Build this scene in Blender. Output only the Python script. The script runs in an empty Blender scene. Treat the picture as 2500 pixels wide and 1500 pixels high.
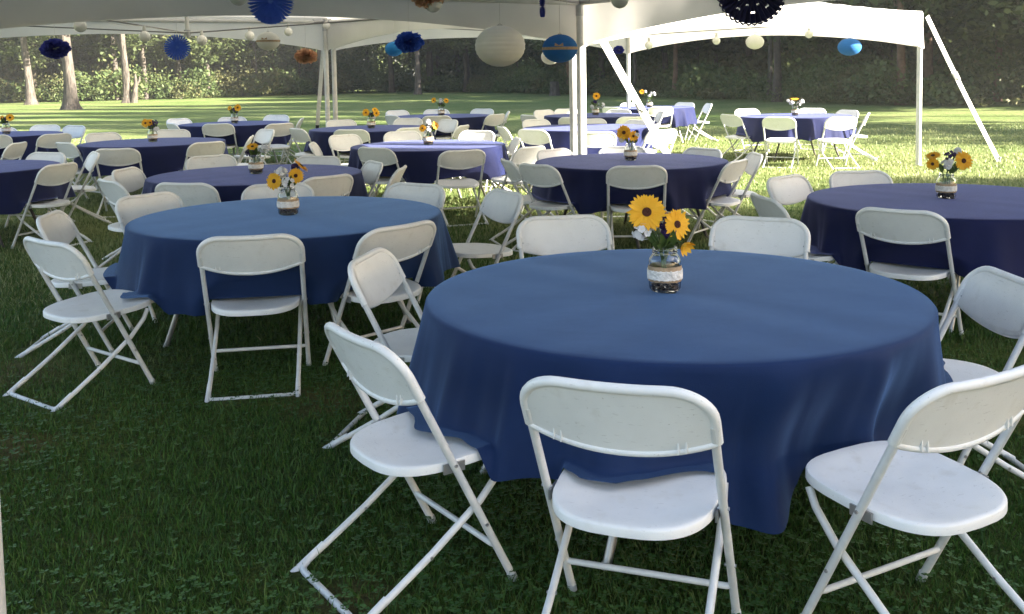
import bpy, math, random
import numpy as np
from mathutils import Vector, Matrix

random.seed(7)
rng = np.random.default_rng(11)
S = bpy.context.scene
COL = S.collection
R = math.radians

# ------------------------------------------------------------------ camera, light, exposure
CAM_H = 1.60
PITCH, ROLL = 0.07233, 0.016685
fw = Vector((0, math.cos(PITCH), -math.sin(PITCH)))
up = Vector((0, math.sin(PITCH), math.cos(PITCH)))
rt = Vector((1, 0, 0))
rx = rt * math.cos(ROLL) - up * math.sin(ROLL)
ux = rt * math.sin(ROLL) + up * math.cos(ROLL)
cd = bpy.data.cameras.new('camera')
cam = bpy.data.objects.new('camera', cd)
COL.objects.link(cam)
mw = Matrix((rx, ux, -fw)).transposed().to_4x4()
mw.translation = Vector((0, 0, CAM_H))
cam.matrix_world = mw
cd.sensor_width = 36.0
cd.sensor_fit = 'HORIZONTAL'
cd.lens = 36.0 * 2407.2 / 2500.0
cd.shift_y = -0.16
cd.clip_start = 0.05
cd.clip_end = 800
S.camera = cam

SUN_EL, SUN_AZ = 22.0, math.degrees(math.atan2(-0.31, 0.95))   # azimuth of the sun, from +x towards +y
sv = Vector((math.cos(R(SUN_EL)) * math.cos(R(SUN_AZ)), math.cos(R(SUN_EL)) * math.sin(R(SUN_AZ)), math.sin(R(SUN_EL))))
W = bpy.data.worlds.new('World')
S.world = W
W.use_nodes = True
nt = W.node_tree
bg = nt.nodes['Background']
sky = nt.nodes.new('ShaderNodeTexSky')
sky.sky_type = 'NISHITA'
sky.sun_disc = False
sky.sun_elevation = R(SUN_EL)
sky.sun_rotation = R(90.0 - SUN_AZ)
sky.air_density = 1.0
sky.dust_density = 1.5
sky.ozone_density = 1.0
wm = nt.nodes.new('ShaderNodeMixRGB'); wm.blend_type = 'MULTIPLY'; wm.inputs[0].default_value = 1.0
wm.inputs[2].default_value = (1.04, 1.0, 0.96, 1)             # warm camera white balance
nt.links.new(sky.outputs[0], wm.inputs[1]); nt.links.new(wm.outputs[0], bg.inputs[0])
bg.inputs[1].default_value = 0.055
sl = bpy.data.lights.new('sun', 'SUN')
sl.energy = 5.0
sl.angle = R(0.53)
sl.color = (1.0, 0.93, 0.80)
so = bpy.data.objects.new('sun', sl)
COL.objects.link(so)
so.location = sv * 60
so.rotation_euler = (-sv).to_track_quat('-Z', 'Y').to_euler()
S.view_settings.view_transform = 'Standard'
S.view_settings.look = 'None'
S.view_settings.gamma = 1.0
S.view_settings.use_curve_mapping = False
S.view_settings.exposure = 3.1
S.render.engine = 'CYCLES'
S.cycles.max_bounces = 8
S.cycles.transparent_max_bounces = 8
S.cycles.use_denoising = True

# ------------------------------------------------------------------ helpers
def tag(o, label=None, cat=None, group=None, kind=None):
    if label: o['label'] = label
    if cat: o['category'] = cat
    if group: o['group'] = group
    if kind: o['kind'] = kind
    return o

def empty(name, loc=(0, 0, 0), rz=0.0):
    o = bpy.data.objects.new(name, None)
    o.empty_display_size = 0.1
    o.location = loc
    o.rotation_euler = (0, 0, rz)
    COL.objects.link(o)
    return o

def link(name, me, parent=None, loc=None, rot=None):
    o = bpy.data.objects.new(name, me)
    COL.objects.link(o)
    if parent is not None: o.parent = parent
    if loc is not None: o.location = loc
    if rot is not None: o.rotation_euler = rot
    return o

def copy_tree(o, parent=None):
    c = o.copy()
    COL.objects.link(c)
    if parent is not None:
        c.parent = parent
        c.matrix_parent_inverse = o.matrix_parent_inverse.copy()
    for ch in list(o.children):
        copy_tree(ch, c)
    return c

def np_mesh(name, V, F, mats, smooth=False, midx=None):
    """V (n,3), F (m,k) arrays -> mesh"""
    V = np.asarray(V, dtype=np.float32)
    F = np.asarray(F, dtype=np.int32)
    me = bpy.data.meshes.new(name)
    m, k = F.shape
    me.vertices.add(len(V)); me.vertices.foreach_set('co', V.ravel())
    me.loops.add(m * k); me.loops.foreach_set('vertex_index', F.ravel())
    me.polygons.add(m)
    me.polygons.foreach_set('loop_start', np.arange(0, m * k, k, dtype=np.int32))
    me.polygons.foreach_set('loop_total', np.full(m, k, dtype=np.int32))
    if smooth: me.polygons.foreach_set('use_smooth', np.ones(m, dtype=bool))
    for mt in (mats if isinstance(mats, (list, tuple)) else [mats]): me.materials.append(mt)
    if midx is not None: me.polygons.foreach_set('material_index', np.asarray(midx, dtype=np.int32))
    me.update(calc_edges=True)
    me.validate()
    return me

class MB:
    """collects polygons for ONE mesh"""
    def __init__(s): s.v = []; s.f = []; s.m = []
    def add(s, vs, fs, mi=0):
        b = len(s.v)
        s.v += [tuple(p) for p in vs]
        s.f += [tuple(b + i for i in f) for f in fs]
        s.m += [mi] * len(fs)
    def box(s, c, d, mi=0, M=None):
        x, y, z = d[0] / 2, d[1] / 2, d[2] / 2
        vs = [Vector((a * x, b * y, e * z)) for e in (-1, 1) for b in (-1, 1) for a in (-1, 1)]
        if M is not None: vs = [M @ p for p in vs]
        vs = [p + Vector(c) for p in vs]
        s.add(vs, [(0, 2, 3, 1), (4, 5, 7, 6), (0, 1, 5, 4), (2, 6, 7, 3), (0, 4, 6, 2), (1, 3, 7, 5)], mi)
    def tube(s, pts, r, seg=8, mi=0, closed=False, cap=True, flat=1.0, flat_axis=None):
        P = [Vector(p) for p in pts]; n = len(P)
        rr = r if isinstance(r, (list, tuple)) else [r] * n
        rings = []
        prev = None
        for i in range(n):
            a = P[i - 1] if (i > 0 or closed) else P[i]
            b = P[(i + 1) % n] if (i < n - 1 or closed) else P[i]
            t = (b - a)
            if t.length < 1e-9: t = Vector((0, 0, 1))
            t.normalize()
            if prev is None:
                ref = Vector((0, 0, 1)) if abs(t.z) < 0.9 else Vector((0, 1, 0))
                if flat_axis is not None: ref = Vector(flat_axis)
                u = t.cross(ref).normalized()
            else:
                u = (prev - t * prev.dot(t))
                if u.length < 1e-6: u = t.orthogonal()
                u.normalize()
            prev = u
            w = t.cross(u)
            rings.append([P[i] + u * (math.cos(2 * math.pi * k / seg) * rr[i]) + w * (math.sin(2 * math.pi * k / seg) * rr[i] * flat) for k in range(seg)])
        vs = [p for ring in rings for p in ring]
        fs = []
        for i in range(n if closed else n - 1):
            j = (i + 1) % n
            for k in range(seg):
                k2 = (k + 1) % seg
                fs.append((i * seg + k, i * seg + k2, j * seg + k2, j * seg + k))
        if cap and not closed:
            fs.append(tuple(reversed(range(seg))))
            fs.append(tuple((n - 1) * seg + k for k in range(seg)))
        s.add(vs, fs, mi)
    def lathe(s, prof, seg=24, mi=0, c=(0, 0, 0), cap0=False, cap1=False):
        vs = []
        for r, z in prof:
            for k in range(seg):
                a = 2 * math.pi * k / seg
                vs.append((c[0] + r * math.cos(a), c[1] + r * math.sin(a), c[2] + z))
        fs = []
        for i in range(len(prof) - 1):
            for k in range(seg):
                k2 = (k + 1) % seg
                fs.append((i * seg + k, i * seg + k2, (i + 1) * seg + k2, (i + 1) * seg + k))
        if cap0: fs.append(tuple(reversed(range(seg))))
        if cap1: fs.append(tuple((len(prof) - 1) * seg + k for k in range(seg)))
        s.add(vs, fs, mi)
    def grid(s, G, mi=0, flip=False, wrap=False):
        """G: rows x cols of points"""
        nr, nc = len(G), len(G[0])
        vs = [p for row in G for p in row]
        fs = []
        for i in range(nr - 1):
            for j in range(nc if wrap else nc - 1):
                j2 = (j + 1) % nc
                q = (i * nc + j, i * nc + j2, (i + 1) * nc + j2, (i + 1) * nc + j)
                fs.append(q[::-1] if flip else q)
        s.add(vs, fs, mi)
    def mesh(s, name, mats, smooth=True, angle=40):
        me = bpy.data.meshes.new(name)
        me.from_pydata(s.v, [], s.f)
        for mt in (mats if isinstance(mats, (list, tuple)) else [mats]): me.materials.append(mt)
        me.polygons.foreach_set('material_index', s.m)
        if smooth:
            me.polygons.foreach_set('use_smooth', [True] * len(s.f))
            me.set_sharp_from_angle(angle=R(angle))
        me.update()
        return me

# ------------------------------------------------------------------ materials
def newmat(name):
    m = bpy.data.materials.new(name); m.use_nodes = True
    n = m.node_tree.nodes; l = m.node_tree.links
    return m, n, l, n['Principled BSDF']

def setp(b, **k):
    for a, v in k.items():
        b.inputs[a.replace('_', ' ')].default_value = v

def mat_simple(name, col, rough=0.5, vary=0.0, scale=20.0, bump=0.0, bscale=200.0, spec=0.5, metal=0.0, objvar=0.0, coord='Object', sheen=0.0, detail=4):
    m, n, l, b = newmat(name)
    b.inputs['Roughness'].default_value = rough
    b.inputs['Specular IOR Level'].default_value = spec
    b.inputs['Metallic'].default_value = metal
    b.inputs['Base Color'].default_value = (*col, 1)
    tc = n.new('ShaderNodeTexCoord')
    if vary or objvar:
        no = n.new('ShaderNodeTexNoise'); no.inputs['Scale'].default_value = scale; no.inputs['Detail'].default_value = detail
        l.new(tc.outputs[coord], no.inputs['Vector'])
        mr = n.new('ShaderNodeMapRange')
        mr.inputs['From Min'].default_value = 0.3; mr.inputs['From Max'].default_value = 0.7
        mr.inputs['To Min'].default_value = 1 - vary; mr.inputs['To Max'].default_value = 1 + vary * 0.5
        l.new(no.outputs['Fac'], mr.inputs['Value'])
        val = mr.outputs[0]
        if objvar:
            oi = n.new('ShaderNodeObjectInfo')
            m2 = n.new('ShaderNodeMapRange'); m2.inputs['To Min'].default_value = 1 - objvar; m2.inputs['To Max'].default_value = 1.0
            l.new(oi.outputs['Random'], m2.inputs['Value'])
            mu = n.new('ShaderNodeMath'); mu.operation = 'MULTIPLY'
            l.new(val, mu.inputs[0]); l.new(m2.outputs[0], mu.inputs[1]); val = mu.outputs[0]
        mx = n.new('ShaderNodeVectorMath'); mx.operation = 'SCALE'
        mx.inputs[0].default_value = col
        l.new(val, mx.inputs['Scale']); l.new(mx.outputs[0], b.inputs['Base Color'])
    if bump:
        nb = n.new('ShaderNodeTexNoise'); nb.inputs['Scale'].default_value = bscale; nb.inputs['Detail'].default_value = 3
        l.new(tc.outputs[coord], nb.inputs['Vector'])
        bp = n.new('ShaderNodeBump'); bp.inputs['Strength'].default_value = bump; bp.inputs['Distance'].default_value = 0.01
        l.new(nb.outputs['Fac'], bp.inputs['Height']); l.new(bp.outputs[0], b.inputs['Normal'])
    if sheen:
        b.inputs['Sheen Weight'].default_value = sheen
        b.inputs['Sheen Roughness'].default_value = 0.4
        b.inputs['Sheen Tint'].default_value = (0.55, 0.62, 0.9, 1)
    return m

def translucent(m, amount, col=None):
    """thin sheet: part of the light passes through"""
    n = m.node_tree.nodes; l = m.node_tree.links
    b = n['Principled BSDF']; out = n['Material Output']
    tr = n.new('ShaderNodeBsdfTranslucent')
    src = b.inputs['Base Color']
    if col is not None: tr.inputs[0].default_value = (*col, 1)
    elif src.is_linked: l.new(src.links[0].from_socket, tr.inputs[0])
    else: tr.inputs[0].default_value = src.default_value
    mx = n.new('ShaderNodeMixShader'); mx.inputs[0].default_value = amount
    l.new(b.outputs[0], mx.inputs[1]); l.new(tr.outputs[0], mx.inputs[2]); l.new(mx.outputs[0], out.inputs['Surface'])
    return m

def mat_island(name, cols, rough=0.6, trans=0.0, nscale=0.6, spec=0.3, hue_noise=0.5):
    """colour picked per loose piece (leaf, blade) from a ramp, shifted by a soft noise"""
    m, n, l, b = newmat(name)
    b.inputs['Roughness'].default_value = rough
    b.inputs['Specular IOR Level'].default_value = spec
    g = n.new('ShaderNodeNewGeometry')
    tc = n.new('ShaderNodeTexCoord')
    no = n.new('ShaderNodeTexNoise'); no.inputs['Scale'].default_value = nscale; no.inputs['Detail'].default_value = 2
    l.new(tc.outputs['Object'], no.inputs['Vector'])
    ma = n.new('ShaderNodeMath'); ma.operation = 'MULTIPLY_ADD'
    ma.inputs[1].default_value = 1 - hue_noise
    l.new(g.outputs['Random Per Island'], ma.inputs[0])
    m3 = n.new('ShaderNodeMapRange'); m3.inputs['From Min'].default_value = 0.3; m3.inputs['From Max'].default_value = 0.7
    m3.inputs['To Min'].default_value = 0; m3.inputs['To Max'].default_value = hue_noise
    l.new(no.outputs['Fac'], m3.inputs['Value']); l.new(m3.outputs[0], ma.inputs[2])
    cr = n.new('ShaderNodeValToRGB')
    els = cr.color_ramp.elements
    while len(els) < len(cols): els.new(0.5)
    for i, c in enumerate(cols):
        els[i].position = i / (len(cols) - 1); els[i].color = (*c, 1)
    l.new(ma.outputs[0], cr.inputs[0])
    l.new(cr.outputs[0], b.inputs['Base Color'])
    if trans: translucent(m, trans)
    return m

M = {}
M['plastic'] = mat_simple('white_plastic', (0.84, 0.835, 0.82), 0.36, vary=0.07, scale=7, objvar=0.05, bump=0.05, bscale=500)
n = M['plastic'].node_tree.nodes; l = M['plastic'].node_tree.links; b = n['Principled BSDF']
tc = n.new('ShaderNodeTexCoord'); oi = n.new('ShaderNodeObjectInfo')
va = n.new('ShaderNodeVectorMath'); va.operation = 'ADD'; l.new(tc.outputs['Object'], va.inputs[0]); l.new(oi.outputs['Random'], va.inputs[1])
def scuff(scale, lo, hi, col, fac, stretch=(1, 1, 1)):
    mp = n.new('ShaderNodeMapping'); mp.inputs['Scale'].default_value = stretch; l.new(va.outputs[0], mp.inputs[0])
    no = n.new('ShaderNodeTexNoise'); no.inputs['Scale'].default_value = scale; no.inputs['Detail'].default_value = 3; l.new(mp.outputs[0], no.inputs[0])
    mr = n.new('ShaderNodeMapRange'); mr.inputs['From Min'].default_value = lo; mr.inputs['From Max'].default_value = hi; mr.inputs['To Max'].default_value = fac; l.new(no.outputs['Fac'], mr.inputs['Value'])
    mx = n.new('ShaderNodeMixRGB'); mx.inputs[2].default_value = (*col, 1); l.new(mr.outputs[0], mx.inputs[0])
    src = b.inputs['Base Color'].links[0].from_socket; l.new(src, mx.inputs[1]); l.new(mx.outputs[0], b.inputs['Base Color'])
scuff(95, .70, .76, (.30, .27, .23), .55); scuff(14, .60, .78, (.55, .51, .44), .35); scuff(30, .66, .72, (.42, .40, .38), .4, (1, 6, 6))
M['chair_metal'] = mat_simple('white_painted_tube', (0.72, 0.72, 0.71), 0.35, vary=0.10, scale=25, objvar=0.08)
M['steel'] = mat_simple('zinc_steel', (0.42, 0.42, 0.43), 0.35, metal=0.8, vary=0.1)
M['brown_metal'] = mat_simple('dark_brown_metal', (0.055, 0.045, 0.042), 0.45, vary=0.2)
M['tent_pole'] = mat_simple('galvanised_pole', (0.60, 0.59, 0.56), 0.45, vary=0.12, scale=8)
M['wood_top'] = mat_simple('plywood', (0.36, 0.26, 0.16), 0.6, vary=0.2, scale=6)
M['black'] = mat_simple('black_rubber', (0.02, 0.02, 0.022), 0.6)
M['strap'] = mat_simple('white_webbing', (0.72, 0.72, 0.69), 0.7, vary=0.08, scale=30, bump=0.1, bscale=300)
M['rope'] = mat_simple('grey_cable', (0.16, 0.155, 0.15), 0.6)
M['cord'] = mat_simple('white_cord', (0.62, 0.60, 0.55), 0.6)
M['vinyl'] = translucent(mat_simple('white_vinyl', (0.76, 0.74, 0.70), 0.5, vary=0.09, scale=1.2, bump=0.3, bscale=3.0), 0.20)
M['lantern_white'] = translucent(mat_simple('white_paper', (0.85, 0.835, 0.78), 0.8, vary=0.04, scale=10), 0.25)
M['lantern_blue'] = translucent(mat_simple('blue_paper', (0.02, 0.17, 0.50), 0.8, vary=0.06, scale=10), 0.25)
M['lantern_teal'] = translucent(mat_simple('turquoise_paper', (0.015, 0.22, 0.55), 0.8, vary=0.06, scale=10), 0.25)
M['tissue_navy'] = translucent(mat_island('navy_tissue', [(0.03, 0.038, 0.24), (0.06, 0.075, 0.42)], 0.8), 0.3)
M['tissue_blue'] = translucent(mat_island('royal_tissue', [(0.028, 0.085, 0.46), (0.06, 0.17, 0.70)], 0.8), 0.35)
M['tissue_peach'] = translucent(mat_island('peach_tissue', [(0.62, 0.36, 0.22), (0.78, 0.52, 0.36)], 0.8), 0.3)
M['fan_blue'] = translucent(mat_island('blue_fan_paper', [(0.085, 0.19, 0.66), (0.13, 0.27, 0.78)], 0.7, hue_noise=0.3), 0.4)
M['fan_navy'] = translucent(mat_island('navy_fan_paper', [(0.028, 0.026, 0.085), (0.05, 0.048, 0.14)], 0.7, hue_noise=0.3), 0.2)
M['bulb'] = mat_simple('frosted_globe', (0.80, 0.78, 0.72), 0.18, vary=0.03)
M['burlap'] = mat_simple('burlap', (0.46, 0.33, 0.21), 0.9, vary=0.25, scale=60, bump=0.6, bscale=300)
M['lace'] = mat_simple('white_lace', (0.78, 0.76, 0.74), 0.9, vary=0.22, scale=70, bump=0.9, bscale=120)
M['petal'] = mat_island('sunflower_petal', [(0.78, 0.33, 0.012), (0.88, 0.47, 0.025), (0.92, 0.56, 0.06)], 0.6, trans=0.2, nscale=30, hue_noise=0.3)
M['disk'] = mat_simple('sunflower_centre', (0.075, 0.018, 0.008), 0.9, vary=0.5, scale=160, bump=1.0, bscale=260)
M['white_petal'] = mat_island('white_petal', [(0.68, 0.68, 0.72), (0.80, 0.80, 0.80)], 0.7, trans=0.15)
M['purple_petal'] = mat_island('purple_petal', [(0.02, 0.012, 0.06), (0.06, 0.03, 0.16)], 0.8)
M['leaf'] = mat_island('bouquet_leaf', [(0.035, 0.07, 0.015), (0.09, 0.14, 0.035)], 0.5, trans=0.15)
M['stem'] = mat_simple('green_stem', (0.07, 0.13, 0.035), 0.5)
M['pebble'] = mat_island('river_pebble', [(0.03, 0.018, 0.015), (0.12, 0.09, 0.075), (0.28, 0.22, 0.18)], 0.3, hue_noise=0.0)
M['forest_leaf'] = mat_island('forest_leaf', [(0.042, 0.070, 0.024), (0.078, 0.115, 0.038), (0.12, 0.15, 0.052), (0.18, 0.185, 0.07)], 0.6, trans=0.32, nscale=0.35, hue_noise=0.45)
M['olive_leaf'] = mat_island('olive_leaf', [(0.075, 0.082, 0.032), (0.125, 0.128, 0.05), (0.20, 0.18, 0.075)], 0.6, trans=0.32, nscale=0.5, hue_noise=0.4)
M['crown_leaf'] = mat_island('crown_leaf', [(0.046, 0.066, 0.024), (0.09, 0.115, 0.04), (0.17, 0.18, 0.065)], 0.6, trans=0.35, nscale=0.3, hue_noise=0.45)
M['grass'] = mat_island('grass_blade', [(0.015, 0.046, 0.007), (0.034, 0.094, 0.012), (0.068, 0.138, 0.022), (0.17, 0.18, 0.06)], 0.55, trans=0.2, nscale=0.45, hue_noise=0.4)
M['grass_lit_tone'] = mat_island('grass_blade_lit_tone', [(0.12, 0.165, 0.052), (0.19, 0.235, 0.085), (0.28, 0.305, 0.13), (0.42, 0.41, 0.22)], 0.55, trans=0.25, nscale=0.45, hue_noise=0.4)  # paler copy of the grass, sunlit brightness put into its colour
M['clover'] = mat_island('clover_leaf', [(0.026, 0.072, 0.018), (0.050, 0.115, 0.028), (0.09, 0.165, 0.05)], 0.5, trans=0.15, nscale=1.0)

m, n, l, b = newmat('navy_cloth')
b.inputs['Roughness'].default_value = 0.75
b.inputs['Specular IOR Level'].default_value = 0.25
b.inputs['Sheen Weight'].default_value = 0.62
b.inputs['Sheen Roughness'].default_value = 0.35
b.inputs['Sheen Tint'].default_value = (0.26, 0.46, 0.85, 1)
tc = n.new('ShaderNodeTexCoord')
no = n.new('ShaderNodeTexNoise'); no.inputs['Scale'].default_value = 5; no.inputs['Detail'].default_value = 6
l.new(tc.outputs['Object'], no.inputs[0])
cr = n.new('ShaderNodeValToRGB')
cr.color_ramp.elements[0].position = 0.3; cr.color_ramp.elements[0].color = (0.004, 0.018, 0.072, 1)
cr.color_ramp.elements[1].position = 0.7; cr.color_ramp.elements[1].color = (0.005, 0.0225, 0.086, 1)
l.new(no.outputs['Fac'], cr.inputs[0]); l.new(cr.outputs[0], b.inputs['Base Color'])
wv = n.new('ShaderNodeTexNoise'); wv.inputs['Scale'].default_value = 420; wv.inputs['Detail'].default_value = 2
wr = n.new('ShaderNodeTexNoise'); wr.inputs['Scale'].default_value = 7; wr.inputs['Detail'].default_value = 3
l.new(tc.outputs['Object'], wv.inputs[0]); l.new(tc.outputs['Object'], wr.inputs[0])
b1 = n.new('ShaderNodeBump'); b1.inputs['Strength'].default_value = 0.25; b1.inputs['Distance'].default_value = 0.004
b2 = n.new('ShaderNodeBump'); b2.inputs['Strength'].default_value = 0.08; b2.inputs['Distance'].default_value = 0.02
l.new(wv.outputs['Fac'], b1.inputs['Height']); l.new(wr.outputs['Fac'], b2.inputs['Height'])
l.new(b2.outputs[0], b1.inputs['Normal']); l.new(b1.outputs[0], b.inputs['Normal'])
M['cloth'] = m
m = m.copy(); m.name = 'violet_navy_cloth'                         # same cloth; the other tables' different light is put into its colour
e = m.node_tree.nodes
for q_ in e:
    if q_.type == 'VALTORGB':
        q_.color_ramp.elements[0].color = (0.0038, 0.0072, 0.048, 1); q_.color_ramp.elements[1].color = (0.005, 0.0092, 0.060, 1)
e['Principled BSDF'].inputs['Sheen Weight'].default_value = 0.42
e['Principled BSDF'].inputs['Sheen Tint'].default_value = (0.35, 0.40, 0.84, 1)
M['cloth_violet'] = m

m, n, l, b = newmat('jar_glass')
b.inputs['Base Color'].default_value = (0.96, 0.98, 0.97, 1)
b.inputs['Roughness'].default_value = 0.03
b.inputs['IOR'].default_value = 1.45
b.inputs['Transmission Weight'].default_value = 1.0
M['glass'] = m

m, n, l, b = newmat('tree_bark')
tc = n.new('ShaderNodeTexCoord')
mp = n.new('ShaderNodeMapping'); mp.inputs['Scale'].default_value = (9, 9, 1.6)
l.new(tc.outputs['Object'], mp.inputs[0])
no = n.new('ShaderNodeTexNoise'); no.inputs['Scale'].default_value = 1.2; no.inputs['Detail'].default_value = 6; no.inputs['Roughness'].default_value = 0.65
l.new(mp.outputs[0], no.inputs[0])
cr = n.new('ShaderNodeValToRGB')
cr.color_ramp.elements[0].position = 0.35; cr.color_ramp.elements[0].color = (0.03, 0.024, 0.02, 1)
cr.color_ramp.elements[1].position = 0.70; cr.color_ramp.elements[1].color = (0.17, 0.14, 0.115, 1)
l.new(no.outputs['Fac'], cr.inputs[0]); l.new(cr.outputs[0], b.inputs['Base Color'])
bp = n.new('ShaderNodeBump'); bp.inputs['Strength'].default_value = 1.0; bp.inputs['Distance'].default_value = 0.08
l.new(no.outputs['Fac'], bp.inputs['Height']); l.new(bp.outputs[0], b.inputs['Normal'])
b.inputs['Roughness'].default_value = 0.9
M['bark'] = m
M['bark_dark'] = mat_simple('dark_bark', (0.085, 0.065, 0.052), 0.95, vary=0.5, scale=4, bump=1.0, bscale=6)
M['bark_red'] = mat_simple('reddish_bark', (0.17, 0.10, 0.065), 0.95, vary=0.5, scale=4, bump=1.0, bscale=6)

# lawn: soil and short turf
m, n, l, b = newmat('lawn_turf')
tc = n.new('ShaderNodeTexCoord')
def noise(sc, det=4, rough=0.55):
    q = n.new('ShaderNodeTexNoise'); q.inputs['Scale'].default_value = sc; q.inputs['Detail'].default_value = det
    q.inputs['Roughness'].default_value = rough
    l.new(tc.outputs['Object'], q.inputs[0]); return q
def ramp(src, stops):
    q = n.new('ShaderNodeValToRGB'); e = q.color_ramp.elements
    while len(e) < len(stops): e.new(0.5)
    for i, (p, c) in enumerate(stops): e[i].position = p; e[i].color = (*c, 1)
    l.new(src, q.inputs[0]); return q
n1 = noise(0.55, 5); n2 = noise(9, 6, 0.7); n3 = noise(60, 3, 0.7); n4 = noise(1.1, 3)
c1 = ramp(n2.outputs['Fac'], [(0.25, (0.022, 0.040, 0.010)), (0.5, (0.055, 0.085, 0.020)), (0.75, (0.105, 0.125, 0.038))])
c2 = ramp(n3.outputs['Fac'], [(0.3, (0.25, 0.25, 0.25)), (0.7, (1.35, 1.35, 1.25))])
mu = n.new('ShaderNodeMixRGB'); mu.blend_type = 'MULTIPLY'; mu.inputs[0].default_value = 1.0
l.new(c1.outputs[0], mu.inputs[1]); l.new(c2.outputs[0], mu.inputs[2])
SPOTS = [(-.95, 4.75, .26), (-2.75, 5.3, .34), (-2.2, 4.2, .2), (2.4, 4.3, .22), (1.9, 8.2, .3), (3.6, 8.6, .35), (.2, 6.3, .25), (-.5, 2.9, .15), (4.2, 10.4, .4)]
cover = None
for a_, b2_, r_ in SPOTS:
    ds = n.new('ShaderNodeVectorMath'); ds.operation = 'DISTANCE'; ds.inputs[1].default_value = (a_, b2_, 0); l.new(tc.outputs['Object'], ds.inputs[0])
    mr_ = n.new('ShaderNodeMapRange'); mr_.inputs['From Min'].default_value = r_ * 1.2; mr_.inputs['From Max'].default_value = r_ * .5; l.new(ds.outputs['Value'], mr_.inputs['Value'])
    if cover is None: cover = mr_.outputs[0]
    else:
        mm_ = n.new('ShaderNodeMath'); mm_.operation = 'MAXIMUM'; l.new(cover, mm_.inputs[0]); l.new(mr_.outputs[0], mm_.inputs[1]); cover = mm_.outputs[0]
dm0 = ramp(n4.outputs['Fac'], [(0.66, (0, 0, 0)), (0.73, (1, 1, 1))])
dm = n.new('ShaderNodeMath'); dm.operation = 'MAXIMUM'; l.new(dm0.outputs[0], dm.inputs[0]); l.new(cover, dm.inputs[1])
mx = n.new('ShaderNodeMixRGB'); mx.inputs[2].default_value = (0.13, 0.085, 0.05, 1)
sc_ = n.new('ShaderNodeMath'); sc_.operation = 'MULTIPLY'; sc_.inputs[1].default_value = 0.38
l.new(dm.outputs[0], sc_.inputs[0]); l.new(sc_.outputs[0], mx.inputs[0]); l.new(mu.outputs[0], mx.inputs[1])
yl = ramp(n1.outputs['Fac'], [(0.4, (0.9, 0.95, 0.9)), (0.65, (1.35, 1.2, 0.9))])
m2 = n.new('ShaderNodeMixRGB'); m2.blend_type = 'MULTIPLY'; m2.inputs[0].default_value = 1.0
l.new(mx.outputs[0], m2.inputs[1]); l.new(yl.outputs[0], m2.inputs[2])
# sunlit brightness of the farther lawn is put into the turf colour
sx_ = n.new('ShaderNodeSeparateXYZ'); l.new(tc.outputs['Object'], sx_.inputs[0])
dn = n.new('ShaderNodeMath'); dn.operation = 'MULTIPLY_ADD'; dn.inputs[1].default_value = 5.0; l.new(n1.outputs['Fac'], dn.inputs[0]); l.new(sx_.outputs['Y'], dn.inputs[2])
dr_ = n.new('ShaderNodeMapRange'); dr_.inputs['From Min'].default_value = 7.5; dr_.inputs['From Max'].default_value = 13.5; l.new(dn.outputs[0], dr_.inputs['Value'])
lit_tone = ramp(n2.outputs['Fac'], [(0.25, (0.08, 0.12, 0.042)), (0.5, (0.17, 0.215, 0.078)), (0.75, (0.31, 0.325, 0.15))])
lit_tone2 = n.new('ShaderNodeMixRGB'); lit_tone2.blend_type = 'MULTIPLY'; lit_tone2.inputs[0].default_value = 1.0
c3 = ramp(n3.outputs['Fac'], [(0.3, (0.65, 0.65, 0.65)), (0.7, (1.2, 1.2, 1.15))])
l.new(lit_tone.outputs[0], lit_tone2.inputs[1]); l.new(c3.outputs[0], lit_tone2.inputs[2])
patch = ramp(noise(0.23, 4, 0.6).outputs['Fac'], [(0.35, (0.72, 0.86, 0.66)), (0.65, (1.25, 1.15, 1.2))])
lit_tone3 = n.new('ShaderNodeMixRGB'); lit_tone3.blend_type = 'MULTIPLY'; lit_tone3.inputs[0].default_value = 1.0
l.new(lit_tone2.outputs[0], lit_tone3.inputs[1]); l.new(patch.outputs[0], lit_tone3.inputs[2])
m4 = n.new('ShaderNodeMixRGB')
l.new(dr_.outputs[0], m4.inputs[0]); l.new(m2.outputs[0], m4.inputs[1]); l.new(lit_tone3.outputs[0], m4.inputs[2])
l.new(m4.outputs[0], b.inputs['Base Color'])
b.inputs['Roughness'].default_value = 0.9; b.inputs['Specular IOR Level'].default_value = 0.1
bp = n.new('ShaderNodeBump'); bp.inputs['Strength'].default_value = 0.9; bp.inputs['Distance'].default_value = 0.04
ad = n.new('ShaderNodeMath'); ad.operation = 'ADD'
l.new(n2.outputs['Fac'], ad.inputs[0]); l.new(n3.outputs['Fac'], ad.inputs[1])
l.new(ad.outputs[0], bp.inputs['Height']); l.new(bp.outputs[0], b.inputs['Normal'])
M['lawn'] = m

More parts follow.
